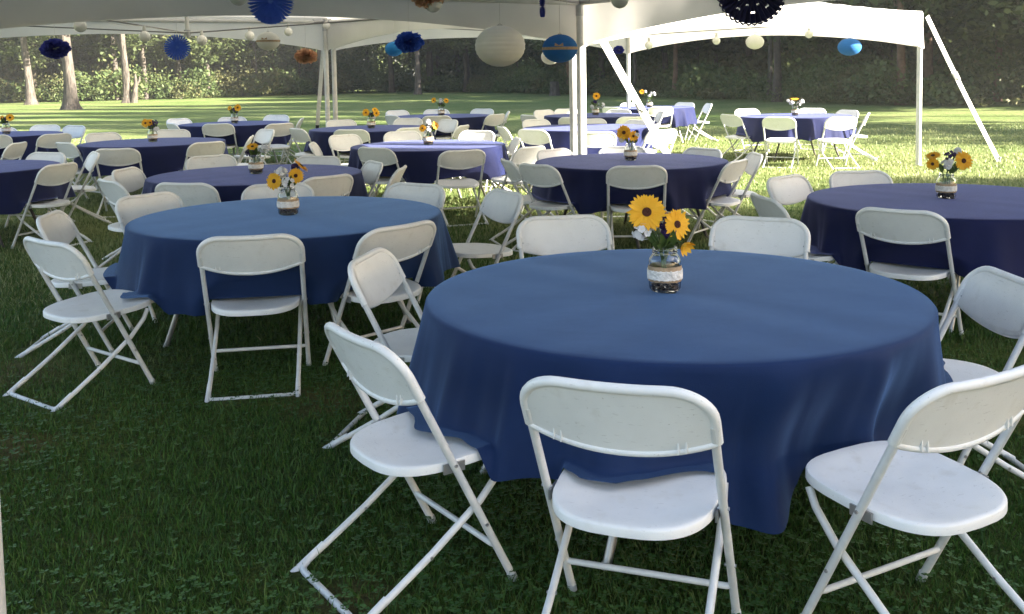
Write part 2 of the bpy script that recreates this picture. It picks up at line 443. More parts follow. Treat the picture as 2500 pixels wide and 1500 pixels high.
# ------------------------------------------------------------------ layout (metres; camera stands at 0,0 looking along +y)
TABLES = {'A': (0.602, 3.735, 0.012), 'B': (-1.388, 6.045, 0.012), 'C': (1.167, 9.682, -0.049), 'D': (2.961, 6.586, -0.074), 'E': (-2.31, 8.847, -0.037),
          'F': (-1.02, 12.004, -0.037), 'G': (-2.163, 15.174, 0.025), 'H': (-1.302, 18.271, 0.098), 'I': (-4.829, 13.233, -0.025), 'J': (-4.841, 17.226, 0.037),
          'M': (4.927, 17.104, 0.0), 'N': (2.961, 21.134, 0.049), 'O': (1.536, 18.013, 0.025), 'K': (-8.04, 15.38, 0.01), 'P': (1.11, 14.67, 0.011), 'L': (-5.6, 9.94, -0.026)}
GK = np.array(list(TABLES.values()))
def gz(x, y):
    """height of the lawn: a few centimetres of dips"""
    x = np.asarray(x, float); y = np.asarray(y, float)
    s = np.zeros(x.shape); w = np.full(x.shape, 1e-3)
    for a, b_, z in GK:
        k = np.exp(-((x - a) ** 2 + (y - b_) ** 2) / (2 * 2.2 ** 2)); s += k * z; w += k
    return s / w
def gzf(x, y): return float(gz(np.array([x]), np.array([y]))[0])

# lawn sheet
def axis(lo, hi, flo, fhi, step):
    a = list(np.arange(flo, fhi + 1e-6, step))
    g, s_ = fhi, step
    while g < hi: s_ *= 1.35; g += s_; a.append(min(g, hi))
    g, s_ = flo, step; pre = []
    while g > lo: s_ *= 1.35; g -= s_; pre.append(max(g, lo))
    return np.array(sorted(set(pre + a)))
gx = axis(-320, 320, -15, 15, 0.3); gy = axis(-120, 420, 0, 27, 0.3)
X, Y = np.meshgrid(gx, gy)
V = np.stack([X.ravel(), Y.ravel(), gz(X, Y).ravel()], 1)
nx, ny = len(gx), len(gy)
ii, jj = np.meshgrid(np.arange(nx - 1), np.arange(ny - 1))
q0 = (jj * nx + ii).ravel()
F = np.stack([q0, q0 + 1, q0 + nx + 1, q0 + nx], 1)
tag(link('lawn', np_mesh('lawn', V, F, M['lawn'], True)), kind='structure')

# ------------------------------------------------------------------ tents
P0 = Vector((0.828, 11.58)); SIDE = 7.0; AE = R(35.03)
E1 = Vector((math.cos(AE), math.sin(AE))); N1 = Vector((-math.sin(AE), math.cos(AE)))
EAVE = 2.44
def roof_h(m):
    return EAVE + 0.02 + 0.68 * m ** 1.2 + 1.4 * m ** 5
HALF = {'A': (3.6, 3.5), 'B': (3.5, 3.5), 'C': (3.5, 3.5)}
TENTS = {'A': P0 - E1 * 3.6 - N1 * 3.5, 'B': P0 - E1 * SIDE / 2 + N1 * SIDE / 2, 'C': P0 + (E1 + N1) * SIDE / 2}
def roof_z(x, y):
    for k, c in TENTS.items():
        d = Vector((x, y)) - c
        a, b_ = abs(d.dot(E1)) / HALF[k][0], abs(d.dot(N1)) / HALF[k][1]
        if a <= 1 and b_ <= 1: return roof_h(1 - max(a, b_))
    return EAVE
def tent_pt(c, a, b_, z):
    h = HALF[[k for k, v in TENTS.items() if v is c][0]]
    p = c + E1 * (a * h[0]) + N1 * (b_ * h[1])
    return Vector((p.x, p.y, z))
def build_tent(key, label, corner_h):
    c = TENTS[key]
    root = empty('frame_tent', (c.x, c.y, gzf(c.x, c.y)))
    tag(root, label, 'tent', 'white frame tents standing corner to corner')
    root_inv = Vector((c.x, c.y, root.location.z))
    ins = 0.985
    def put(name, mb, mat, **k):
        return link(name, mb.mesh(name, mat, **k), root)
    def P(a, b_, z): return tent_pt(c, a, b_, z) - root_inv
    def ch(a, b_):                         # eave height blends between corners
        u, v = (a + 1) / 2, (b_ + 1) / 2
        h = corner_h
        return h[0] * (1 - u) * (1 - v) + h[1] * u * (1 - v) + h[2] * u * v + h[3] * (1 - u) * v
    N = 32
    mb = MB(); G = []
    for i in range(N + 1):
        row = []
        for j in range(N + 1):
            a = (2 * i / N - 1); b_ = (2 * j / N - 1)
            mm = 1 - max(abs(a), abs(b_))
            # fabric hangs slightly between the hips
            ridge = 1 - abs(abs(a) - abs(b_))
            z = roof_h(mm) - EAVE + ch(a, b_) - 0.05 * (1 - ridge) * math.sin(math.pi * min(1, mm * 1.2))
            row.append(P(a * ins, b_ * ins, z))
        G.append(row)
    mb.grid(G)
    put('canopy', mb, M['vinyl'], angle=60)
    cs = [(-1, -1), (1, -1), (1, 1), (-1, 1)]
    for k in range(4):
        a0, a1 = cs[k], cs[(k + 1) % 4]
        mb = MB(); G = []
        n_ = 48
        for r_ in range(6):
            row = []
            for i in range(n_ + 1):
                t = i / n_
                a = a0[0] + (a1[0] - a0[0]) * t; b_ = a0[1] + (a1[1] - a0[1]) * t
                top = ch(a, b_) + 0.022
                arch = math.sin(math.pi * t) ** 0.75
                bot = top - 0.59 + 0.30 * arch
                z = top + (bot - top) * r_ / 5
                wob = 0.012 * (r_ / 5) * math.sin(t * 40 + k * 2) * (0.4 + (1 - arch)) + 0.02 * (r_ / 5) * math.sin(t * 9 + k)
                o = 1.0 * ins + 0.006 * r_ / 5 + wob / (SIDE / 2)
                if abs(a1[0] - a0[0]) > 0: b2 = b_ * o; a2 = a * ins
                else: a2 = a * o; b2 = b_ * ins
                row.append(P(a2, b2, z))
            G.append(row)
        mb.grid(G)
        put('valance', mb, M['vinyl'], angle=60)
        mb = MB()
        e = 0.979
        mb.tube([P(a0[0] * e, a0[1] * e, ch(*a0) - 0.06), P(a1[0] * e, a1[1] * e, ch(*a1) - 0.06)], 0.03, 10)
        put('eave_beam', mb, M['tent_pole'])
    for k in range(4):
        a, b_ = cs[k]
        e = 0.979
        mb = MB()
        pb = P(a * e, b_ * e, 0); gp = pb + root_inv
        zb = gzf(gp.x, gp.y) - root_inv.z
        pb.z = zb; pt = P(a * e, b_ * e, ch(a, b_) - 0.05)
        mb.tube([pb, pt], 0.042, 14)
        pole = put('tent_pole', mb, M['tent_pole'])
        mb = MB()
        mb.tube([pt - Vector((0, 0, 0.16)), pt + Vector((0, 0, 0.05))], 0.047, 12)
        for d in ((1, 0), (0, 1)):
            v = (E1 * (-a) if d[0] else N1 * (-b_))
            mb.tube([pt, pt + Vector((v.x, v.y, 0)) * 0.22], 0.038, 10)
        link('corner_bracket', mb.mesh('corner_bracket', M['steel']), pole)
        mb = MB()
        mb.box(pb + Vector((0, 0, 0.006)), (0.13, 0.13, 0.012), M=Matrix.Rotation(AE, 3, 'Z'))
        link('foot_plate', mb.mesh('foot_plate', M['steel']), pole)
    mb = MB()
    zb = 2.14
    mb.tube([P(0, 0, zb), P(0, 0, roof_h(1) - 0.02)], 0.026, 12)
    mast = put('centre_mast', mb, M['tent_pole'])
    mb = MB(); mb.tube([P(0, 0, zb - 0.04), P(0, 0, zb + 0.05)], 0.042, 12)
    link('mast_hub', mb.mesh('mast_hub', M['steel']), mast)
    for k in range(4):
        a, b_ = cs[k]; mb = MB()
        mb.tube([P(0, 0, zb + .01), P(a * .979, b_ * .979, ch(a, b_) - 0.07)], 0.009, 6)
        put('tension_cable', mb, M['rope'])
    return root
build_tent('A', 'near white frame tent overhead, only its shaded valances and one corner showing', [2.44] * 4)
build_tent('B', 'white frame tent with dangling centre mast and crossed cables, over the left tables', [2.44, 2.44, 2.57, 2.53])
build_tent('C', 'brilliantly sunlit white frame tent over the far tables on the right', [2.44, 2.42, 2.5, 2.57])

def strap_thing(label, top, bot, w, loops=0.42):
    root = empty('guy_strap', bot)
    tag(root, label, 'strap', 'straps tying the tents down')
    v = Vector(top) - Vector(bot)
    mb = MB()
    pts = [v * t + Vector((0, 0, -0.03 * math.sin(math.pi * t))) for t in [i / 10 for i in range(11)]]
    mb.tube(pts, w, 8, flat=0.12, flat_axis=(0.4, -1, 0.2))
    link('webbing', mb.mesh('webbing', M['strap']), root)
    d = v.normalized(); q = d.to_track_quat('Z', 'Y').to_matrix()
    mb = MB()
    mb.box(v * loops, (0.06, 0.035, 0.15), M=q); mb.box(v * loops + q @ Vector((0.0, -0.03, 0.03)), (0.045, 0.03, 0.09), M=q)
    mb.tube([v * loops + q @ Vector((-.04, -.02, -.03)), v * loops + q @ Vector((.04, -.02, -.03))], .012, 8)
    link('ratchet', mb.mesh('ratchet', M['strap' if loops > .3 else 'black']), root)
    mb = MB()
    mb.tube([Vector((0, 0, -0.12)), Vector((0, 0, 0.06))], 0.016, 8); mb.tube([Vector((0, 0, 0.06)), Vector((0, 0, 0.085))], 0.03, 10)
    link('stake', mb.mesh('stake', M['steel']), root)
    return root
Rc = P0 + E1 * SIDE; Lc = P0 + N1 * SIDE
strap_thing('white guy strap slanting from the outer corner of the sunlit tent to its stake', (Rc.x, Rc.y, 2.36), (7.94, 16.0, gzf(7.94, 16.0)), 0.045, 0.6)
strap_thing('bright guy strap slanting down from the middle pole group in front of tables', (P0.x + .04, P0.y, 2.34), (2.24, 12.04, gzf(2.24, 12.04)), 0.05, 0.5)
strap_thing('white strap with black ratchet hanging beside the tent pole left of centre', (Lc.x - .08, Lc.y + .05, 2.18), (-3.68, 18.3, gzf(-3.68, 18.3)), 0.036, 0.27)

# ------------------------------------------------------------------ folding chair
HT = 0.815
def post_y(z): return 0.15 - 0.505 * z
def make_chair():
    root = empty('folding_chair')
    # seat: dished plate with a rolled skirt
    out = []
    NS = 44
    for i in range(NS):
        a = 2 * math.pi * i / NS
        ca, sa = math.cos(a), math.sin(a)
        ex = 2 / 3.6
        x = math.copysign(abs(ca) ** ex, ca); y = math.copysign(abs(sa) ** ex, sa)
        if y < 0: x *= 1 - 0.10 * y * y
        hw = 0.240 - 0.014 * (1 - y) / 2
        out.append((x * hw, y * 0.222 + (0.012 * (1 - x * x) if y > 0 else -0.022 * (1 - x * x))))
    def zs(y): return 0.432 + 0.06 * y
    mb = MB(); G = []
    for f, dz in ((0.03, -0.014), (0.3, -0.0125), (0.6, -0.007), (0.82, -0.001), (0.945, 0.0025), (0.988, 0.001), (1.0, -0.004), (1.0, -0.025), (0.985, -0.027), (0.975, -0.012), (0.6, -0.02), (0.03, -0.026)):
        G.append([(x * f, y * f, zs(y * f) + dz) for x, y in out])
    mb.grid(G, wrap=True)
    mb.add([(x * .03, y * .03, zs(0) - .014) for x, y in out], [tuple(range(NS))])
    link('seat', mb.mesh('chair_seat', M['plastic'], angle=50), root)
    # backrest: bowed panel, thick rim on top and sides, rolled lip below
    zt, zb_ = HT, 0.648
    NU, NV = 22, 9
    sl_ = 0.505
    nrm = Vector((0, -1, -sl_)).normalized()
    def bp_(u, v, off=0.0):
        # outline: rounded upper corners
        hw = 0.255
        w = hw if v < 0.42 else hw - 0.115 * (1 - math.sqrt(max(0, 1 - ((v - 0.42) / 0.58) ** 2)))
        x = u * w
        lo = zb_ - 0.030 * (1 - abs(u) ** 2.2)
        z = lo + (zt - 0.012 - lo) * v
        p = Vector((x, post_y(z), z))
        bow = 0.034 * (1 - (x / 0.255) ** 2) * (0.55 + 0.45 * (1 - v))
        return p + nrm * (bow + off)
    us = [-1 + 2 * i / NU for i in range(NU + 1)]
    mb = MB()
    vs_ = [0, .12, .25, .36, .44, .54, .65, .76, .86, .94, .985, 1.0]
    mb.grid([[bp_(u, v, 0.006) for u in us] for v in vs_])
    mb.grid([[bp_(u, v, -0.008) for u in us] for v in vs_], flip=True)
    # front pad, a few millimetres proud
    mb.grid([[bp_(u * .86, .06 + .80 * j / 5, -0.0125) for u in us] for j in range(6)], flip=True)
    vv = [0, .15, .3, .42] + [.42 + .58 * math.sin(math.pi / 2 * t / 9) for t in range(1, 10)]
    path = [bp_(-1, v, -0.002) for v in vv] + [bp_(-1 + 2 * i / 14, 1, -0.002) for i in range(1, 14)] + [bp_(1, v, -0.002) for v in reversed(vv)]
    path = [path[0] - Vector((0, post_y(0) * 0, 0.0))] + path[1:]
    mb.tube(path, 0.0145, 10)
    mb.tube([bp_(u, 0, 0.004) for u in us], 0.0095, 8)
    for sx in (-1, 1):                                              # small stiffening ribs above the lower lip
        for k in (0.62, 0.70):
            b0 = bp_(sx * k, 0.02, 0.006); b1 = bp_(sx * k, 0.02, 0.020); b2 = bp_(sx * k, 0.16, 0.006)
            e = Vector((0.002, 0, 0))
            mb.add([b0 - e, b1 - e, b2 - e, b0 + e, b1 + e, b2 + e], [(0, 1, 2), (5, 4, 3), (0, 3, 4, 1), (1, 4, 5, 2)])
    link('backrest', mb.mesh('chair_backrest', M['plastic'], angle=50), root)
    # front legs running up to carry the back
    for sx in (-1, 1):
        mb = MB()
        xs = 0.2495 * sx
        pts = [(xs, post_y(z), z) for z in (0.0, 0.03, 0.2, 0.43, 0.66, 0.70)]
        mb.tube(pts, 0.0125, 10)
        for z in (0.215, 0.425, 0.675):
            y = post_y(z)
            mb.tube([(xs - 0.016 * sx, y, z), (xs + 0.0155 * sx, y, z)], 0.0055, 8, 1)
        mb.tube([(xs, post_y(0), -0.004), (xs, post_y(.03), .032)], 0.0145, 10, 0)
        link('leg', mb.mesh('chair_leg', [M['chair_metal'], M['steel']]), root)
    # rear legs and floor bar: one bent tube
    mb = MB()
    xr = 0.218
    side = [(0.150, 0.405), (0.125, 0.355), (0.045, 0.275), (-0.13, 0.155), (-0.285, 0.062)]
    left = [(-xr, y, z) for y, z in side]
    cor = [(-xr, -0.335, 0.034), (-xr * .975, -0.360, 0.017), (-xr * .90, -0.369, 0.0115), (-xr * .8, -0.371, 0.0105)]
    half = left + cor
    full = half + [(-x, y, z) for x, y, z in reversed(half)]
    mb.tube(full, 0.0115, 10)
    for sx in (-1, 1):                                              # short stub feet beyond the bend
        mb.tube([(xr * sx, -0.285, 0.066), (xr * sx * 1.01, -0.40, -0.006)], [0.0125, 0.014], 10)
        mb.tube([(xr * sx - .014, -0.137, 0.15), (xr * sx + .014, -0.137, 0.15)], .005, 8, 1)
    link('rear_leg_frame', mb.mesh('chair_rear_frame', [M['chair_metal'], M['steel']]), root)
    mb = MB()
    z = 0.135
    mb.tube([(-0.245, post_y(z), z), (-0.23, post_y(z) - .006, z), (0.23, post_y(z) - .006, z), (0.245, post_y(z), z)], 0.0095, 10)
    link('stretcher', mb.mesh('chair_stretcher', M['chair_metal']), root)
    for sx in (-1, 1):
        mb = MB(); mb.box((0.234 * sx, post_y(0.425) + .01, 0.410), (0.006, 0.075, 0.030))
        link('hinge_bracket', mb.mesh('chair_hinge', M['steel']), root)
    return root

CH = {
'A':[(-0.28,3.12,35),(0.345,2.71,69),(1.10,2.72,118),(1.64,3.7,182),(1.24,5.09,-115),(0.31,5.2,-79),(-0.40,4.27,-12)],
'B':[(-2.53,5.89,8),(-2.19,5.1,54),(-1.37,5.18,99),(-0.82,5.48,135),(-0.27,6.63,-152),(-0.83,7.04,-119),(-1.7,7.16,-74),(-2.35,6.69,-34)],
'C':[(0.2,9.43,15),(0.41,9.03,41),(1.11,8.82,86),(1.82,9.22,144),(2.16,9.7,-179),(1.83,10.23,-141),(1.2,10.49,-92),(0.63,10.3,-49)],
'D':[(1.89,6.43,8),(2.43,5.93,51),(2.84,7.73,-84),(2.28,7.43,-51)],
'E':[(-3.09,8.11,43),(-2.51,7.85,79),(-1.69,8.23,135),(-1.25,8.76,176),(-1.55,9.22,-154),(-2.05,9.8,-105),(-3.05,10.15,-60),(-3.3,8.97,-7)],
'F':[(-2.17,11.92,4),(-1.43,11.32,59),(-0.61,10.83,109),(0.03,11.06,138),(-0.18,12.13,-172),(-0.56,13.36,-109),(-1.45,13.44,-73),(-2.09,13.05,-44)],
'G':[(-3,14.76,40),(-2.28,14.37,82),(-1.64,14.56,130),(-0.97,14.8,162),(-1.21,15.99,-139),(-1.81,16.55,-104),(-2.79,16.47,-64)],
'H':[(-1.95,17.79,37),(-1.31,17.47,90),(-0.46,17.76,140),(-0.3,18.49,183),(-0.68,19.63,-115),(-1.49,19.76,-83),(-2.15,19.5,-55)],
'I':[(-5.61,12.89,50),(-4.69,11.82,96),(-4.02,12.54,139),(-3.77,13.26,190),(-3.81,14.43,222),(-5.11,14.7,-79),(-5.86,14.31,-46)],
'J':[(-5.52,16.73,36),(-4.83,16.42,91),(-3.89,16.1,130),(-3.94,17.33,-174),(-4.56,18.69,-101),(-5.15,18.19,-72),(-6.01,18.16,-39)],
'K':[(-7.71,14.61,114),(-6.89,14.58,145),(-7.46,16.37,-115),(-8.04,16.75,-90),(-8.39,16.11,-65)],
'L':[(-4.65,9.66,164),(-4.89,10.88,212),(-5.33,10.88,-106)],
'M':[(3.91,16.82,28),(4.35,15.89,65),(5.14,15.65,98),(5.78,16.69,160),(5.84,17.6,-151),(5.58,18.45,-116),(4.55,18.55,-75)],
'N':[(2.23,20.44,44),(3.02,20.33,94),(4.02,21.28,185),(3.73,21.96,-133),(2.75,22.17,-79)],
'O':[(0.49,17.33,33),(1.1,16.64,73),(1.92,16.57,105),(2.49,18.06,-177),(1.94,18.71,-120),(1.15,19.34,-74),(0.78,18.99,-52)],
'P':[(0.1,14.39,16),(0.43,13.78,52),(1.11,13.17,90),(1.89,13.39,121),(1.86,14.39,160),(1.76,15.16,-143),(1.24,15.62,-98),(0.51,15.73,-60)],
}
TPH = {'A': 'the big blue table in front', 'B': 'the blue table left of the front one', 'C': 'the table just before the middle poles',
       'D': 'the table cut by the right edge', 'E': 'the shaded table behind the front left one', 'F': 'the table with the sunlit top',
       'G': 'the table beside the left tent pole', 'H': 'the far table between the two pole groups', 'I': 'the dark table in the left middle',
       'J': 'the far dark table left of the pole', 'K': 'the far table at the left edge', 'L': 'the nearer table at the left edge',
       'M': 'the sunlit table by the right pole', 'N': 'the farthest table beyond the slanted strap', 'O': 'the second table behind the middle poles',
       'P': 'the table directly behind the middle poles'}
OCT = {-90: 'near side', -45: 'near right side', 0: 'right side', 45: 'far right side', 90: 'far side', 135: 'far left side', 180: 'left side', -135: 'near left side'}
def assign(phis):
    """distinct octants, nearest fit"""
    import itertools
    keys = list(OCT)
    pairs = sorted((abs((p - k + 180) % 360 - 180), i, k) for i, p in enumerate(phis) for k in keys)
    got, used = {}, set()
    for d, i, k in pairs:
        if i not in got and k not in used: got[i] = k; used.add(k)
    return [got[i] for i in range(len(phis))]
chair0 = make_chair()
for key in 'ABCDE':                                                # pull the closest ones out a little
    tx, ty, _ = TABLES[key]
    for i, (x, y, yaw) in enumerate(CH[key]):
        r = math.hypot(x - tx, y - ty)
        if r < 0.86: CH[key][i] = (tx + (x - tx) * .86 / r, ty + (y - ty) * .86 / r, yaw)
first = True
for key, lst in CH.items():
    tx, ty, _ = TABLES[key]
    ph = [math.degrees(math.atan2(y - ty, x - tx)) for x, y, _ in lst]
    for (x, y, yaw), k in zip(lst, assign(ph)):
        o = chair0 if first else copy_tree(chair0)
        first = False
        o.location = (x, y, gzf(x, y) - 0.006)
        o.rotation_euler = (R(random.uniform(-.7, .7)), R(random.uniform(-.7, .7)), R(yaw - 90))
        face = 'showing its back' if k in (-90, -45, -135) else ('facing the camera' if k in (90, 45, 135) else 'seen sideways')
        lab = f'white folding chair at the {OCT[k]} of {TPH[key]}'
        if len(lab.split()) > 16: lab = lab.replace('folding ', '')
        if key == 'A' and k == -45: lab = 'white folding chair with its whole seat bare beside the low hem of the front cloth'
        if len(lab.split()) <= 13: lab = lab.replace('white folding chair', f'white folding chair {face}')
        tag(o, lab, 'chair', 'white folding chairs round the tables')
o = copy_tree(chair0)
o.location = (-6.62, 12.69, gzf(-6.62, 12.69)); o.rotation_euler = (0, 0, R(90))
tag(o, 'white folding chair seen edge on between the two tables at the left edge', 'chair', 'white folding chairs round the tables')

# ------------------------------------------------------------------ tables and cloths
RT = 0.936
TZ = 0.742
def table_parts():
    root = empty('round_table')
    mb = MB()
    prof = [(0.01, TZ - 0.03), (RT - .024, TZ - 0.03), (RT - .014, TZ - 0.024), (RT - .014, TZ - 0.006), (RT - .02, TZ), (0.01, TZ)]
    mb.lathe(prof, 64, cap0=True, cap1=True)
    link('tabletop', mb.mesh('round_tabletop', M['wood_top']), root)
    for sx in (-1, 1):
        for sy in (-1, 1):
            mb = MB()
            mb.tube([(0.40 * sx, 0.36 * sy, TZ - .03), (0.44 * sx, 0.38 * sy, 0.45), (0.52 * sx, 0.42 * sy, 0.22), (0.60 * sx, 0.44 * sy, 0.0)], 0.0155, 10)
            mb.tube([(0.592 * sx, 0.438 * sy, 0.02), (0.602 * sx, 0.441 * sy, -0.005)], 0.019, 10)
            link('leg', mb.mesh('table_leg', M['steel']), root)
        mb = MB()
        mb.tube([(0.464 * sx, -0.392, 0.37), (0.464 * sx, 0.392, 0.37)], 0.011, 8)
        link('leg_brace', mb.mesh('table_brace', M['steel']), root)
    return root
table0 = table_parts()
CLOTH_LABEL = {'A': 'large smooth blue tablecloth on the big table in front', 'B': 'blue tablecloth flaring over a chair seat left of the front table',
 'C': 'navy tablecloth on the table just before the middle poles', 'D': 'dark navy tablecloth running out at the right edge',
 'E': 'dark navy tablecloth on the shaded table behind the front left one', 'F': 'violet blue tablecloth with sunlit stripes across its top',
 'G': 'navy tablecloth on the table beside the left tent pole', 'H': 'navy tablecloth on the far table between the two pole groups',
 'I': 'dark navy tablecloth on the wide table in the left middle', 'J': 'dark tablecloth on the far table left of the pole',
 'K': 'dark tablecloth on the far table at the left edge', 'L': 'navy tablecloth on the nearer table cut by the left edge',
 'M': 'pale sunlit blue tablecloth near the right tent pole', 'N': 'sunlit blue tablecloth on the farthest table beyond the slanted strap',
 'O': 'blue tablecloth on the second table behind the middle poles', 'P': 'sun washed blue tablecloth directly behind the middle poles'}
seats = [(x, y, R(yaw - 90), (k == 'A' and i == 2)) for k, v in CH.items() for i, (x, y, yaw) in enumerate(v)]
def cloth_mesh(key, tx, ty, seed, NT, NRs):
    rg = np.random.default_rng(seed)
    th = np.linspace(0, 2 * np.pi, NT, endpoint=False)
    nf = int(rg.integers(11, 15))
    ph = rg.uniform(0, 6.28, 8)
    warp = th + 0.16 * np.sin(2 * th + ph[0]) + 0.10 * np.sin(3 * th + ph[1]) + .06 * np.sin(5 * th + ph[5])
    c = np.cos(nf * warp + ph[2])
    fold = np.where(c > 0, np.abs(c) ** 2.2, -np.abs(c) ** 0.8 * 0.5) * (0.66 + 0.34 * np.sin(3 * th + ph[3]))
    fold2 = 0.22 * np.cos(2.6 * nf * warp + ph[4])
    drop = 0.370 + 0.022 * np.sin(2 * th + ph[5]) + 0.014 * np.sin(3 * th + ph[6]) + 0.01 * np.cos(nf * warp + ph[2])
    if key == 'A':
        a0 = R(-82); d = (th - a0 + np.pi) % (2 * np.pi) - np.pi
        drop = 0.375 + 0.012 * np.sin(2 * th + 1) + 0.13 * np.exp(-(d / 0.165) ** 4) + 0.008 * np.cos(nf * warp + ph[2])
    if key == 'B':
        a0 = R(172); d = (th - a0 + np.pi) % (2 * np.pi) - np.pi
        drop = drop + 0.03 * np.exp(-(d / 0.5) ** 2); 
    ZC = TZ + 0.004
    rows = []
    ch_, sh_ = np.cos(th), np.sin(th)
    for fr in (0.02, 0.15, 0.3, 0.45, 0.6, 0.75, 0.88, 0.96):
        r = RT * fr
        z = ZC + 0.0022 * np.sin(5 * r * ch_ * 3 + ph[0]) * np.sin(4 * r * sh_ * 3 + ph[1]) * (1 if fr < .9 else .3) + .002
        rows.append(np.stack([r * ch_, r * sh_, z + 0 * th], 1))
    for dr, dz in ((-0.012, 0.001), (-0.002, -0.002), (0.003, -0.008)):
        r = RT + 0.003 + dr
        rows.append(np.stack([r * ch_, r * sh_, ZC + dz + 0 * th], 1))
    ts = np.linspace(0.06, 1, NRs)
    flare = 0.055 + 0.02 * np.sin(2 * th + ph[7])
    if key == 'B':
        d = (th - R(172) + np.pi) % (2 * np.pi) - np.pi
        flare = flare + 0.07 * np.exp(-(d / 0.45) ** 2)
    if key == 'A': flare = flare + 0.05 * np.exp(-(((th - R(205) + np.pi) % (2 * np.pi) - np.pi) / 0.5) ** 2)
    fa = 0.085 if key == 'A' else 0.065
    for t in ts:
        g = 0.45 * t ** 0.5 + 0.55 * t ** 1.2
        r = RT + 0.006 + flare * t ** 1.1 + fa * g * fold + 0.022 * t * fold2
        sh = 0.035 * t * np.sin(4 * th + ph[1])
        a = th + sh * .6
        z = ZC - 0.008 - (drop - 0.008) * t
        rows.append(np.stack([r * np.cos(a), r * np.sin(a), z], 1))
    V = np.concatenate(rows)
    # hem lies on the seats that are pushed under it
    for x, y, rz, push in seats:
        if (x - tx) ** 2 + (y - ty) ** 2 > 1.7 ** 2: continue
        # the cloth is held back by the chair's posts
        dx, dy = V[:, 0] + tx - x, V[:, 1] + ty - y
        lx = dx * math.cos(rz) + dy * math.sin(rz); ly = -dx * math.sin(rz) + dy * math.cos(rz)
        lim = post_y(V[:, 2]) + 0.035
        if push:
            f_ = np.clip((0.722 - V[:, 2]) / 0.30, 0, 1); f_ = f_ * f_ * (3 - 2 * f_) * .6 + f_ * .4
            g_ = np.clip((0.62 - np.abs(lx)) / 0.40, 0, 1); g_ = g_ * g_ * (3 - 2 * g_)
            sh = .15 * f_ * g_ * (np.abs(ly) < .5)
            V[:, 0] += -math.sin(rz) * sh; V[:, 1] += math.cos(rz) * sh
            continue
        w = np.clip((0.36 - np.abs(lx)) / 0.10, 0, 1) * (V[:, 2] < 0.735) * (ly > -0.5)
        sh = np.where(ly < lim, (lim - ly) * w, 0)
        V[:, 0] += -math.sin(rz) * sh; V[:, 1] += math.cos(rz) * sh
        dx, dy = V[:, 0] + tx - x, V[:, 1] + ty - y
        lx = dx * math.cos(rz) + dy * math.sin(rz); ly = -dx * math.sin(rz) + dy * math.cos(rz)
        zs = 0.432 + 0.06 * ly + 0.012
        w = np.clip((0.262 - np.abs(lx)) / 0.03, 0, 1) * np.clip((0.255 - ly) / 0.03, 0, 1) * np.clip((ly + 0.26) / 0.03, 0, 1)
        low = (V[:, 2] < zs) & (w > 0)
        over = np.where(low, (zs - V[:, 2]) * w, 0)
        V[:, 2] += over
        rad = np.hypot(V[:, 0], V[:, 1]) + 1e-6
        V[:, 0] += V[:, 0] / rad * over * 0.55; V[:, 1] += V[:, 1] / rad * over * 0.55
    nr = len(rows)
    i, j = np.meshgrid(np.arange(NT), np.arange(nr - 1))
    i2 = (i + 1) % NT
    F = np.stack([j * NT + i, j * NT + i2, (j + 1) * NT + i2, (j + 1) * NT + i], -1).reshape(-1, 4)
    me = np_mesh('tablecloth', V, F, M['cloth' if key in 'AB' else 'cloth_violet'], True)
    return me
def cap_disc(me): return me
first = True
for idx, (key, (tx, ty, tz)) in enumerate(TABLES.items()):
    o = table0 if first else copy_tree(table0); first = False
    z = gzf(tx, ty)
    o.location = (tx, ty, z); o.rotation_euler = (0, 0, {'A': R(28), 'M': R(10)}.get(key, random.uniform(0, 3)))
    tag(o, 'round table under the ' + CLOTH_LABEL[key], 'table', 'round tables under the tents')
    if key in ('M', 'C', 'E', 'L'):
        for ch in o.children:
            if ch.name.startswith('leg'):
                ch.data = ch.data.copy(); ch.data.materials[0] = M['brown_metal']
    near = key in 'ABCDE'
    me = cloth_mesh(key, tx, ty, 100 + idx, 420 if key in 'AB' else (300 if near else 200), 22 if near else 12)
    c = link('tablecloth', me, None, (tx, ty, z), (0, 0, 0))
    tag(c, CLOTH_LABEL[key], 'tablecloth', 'navy blue round tablecloths')

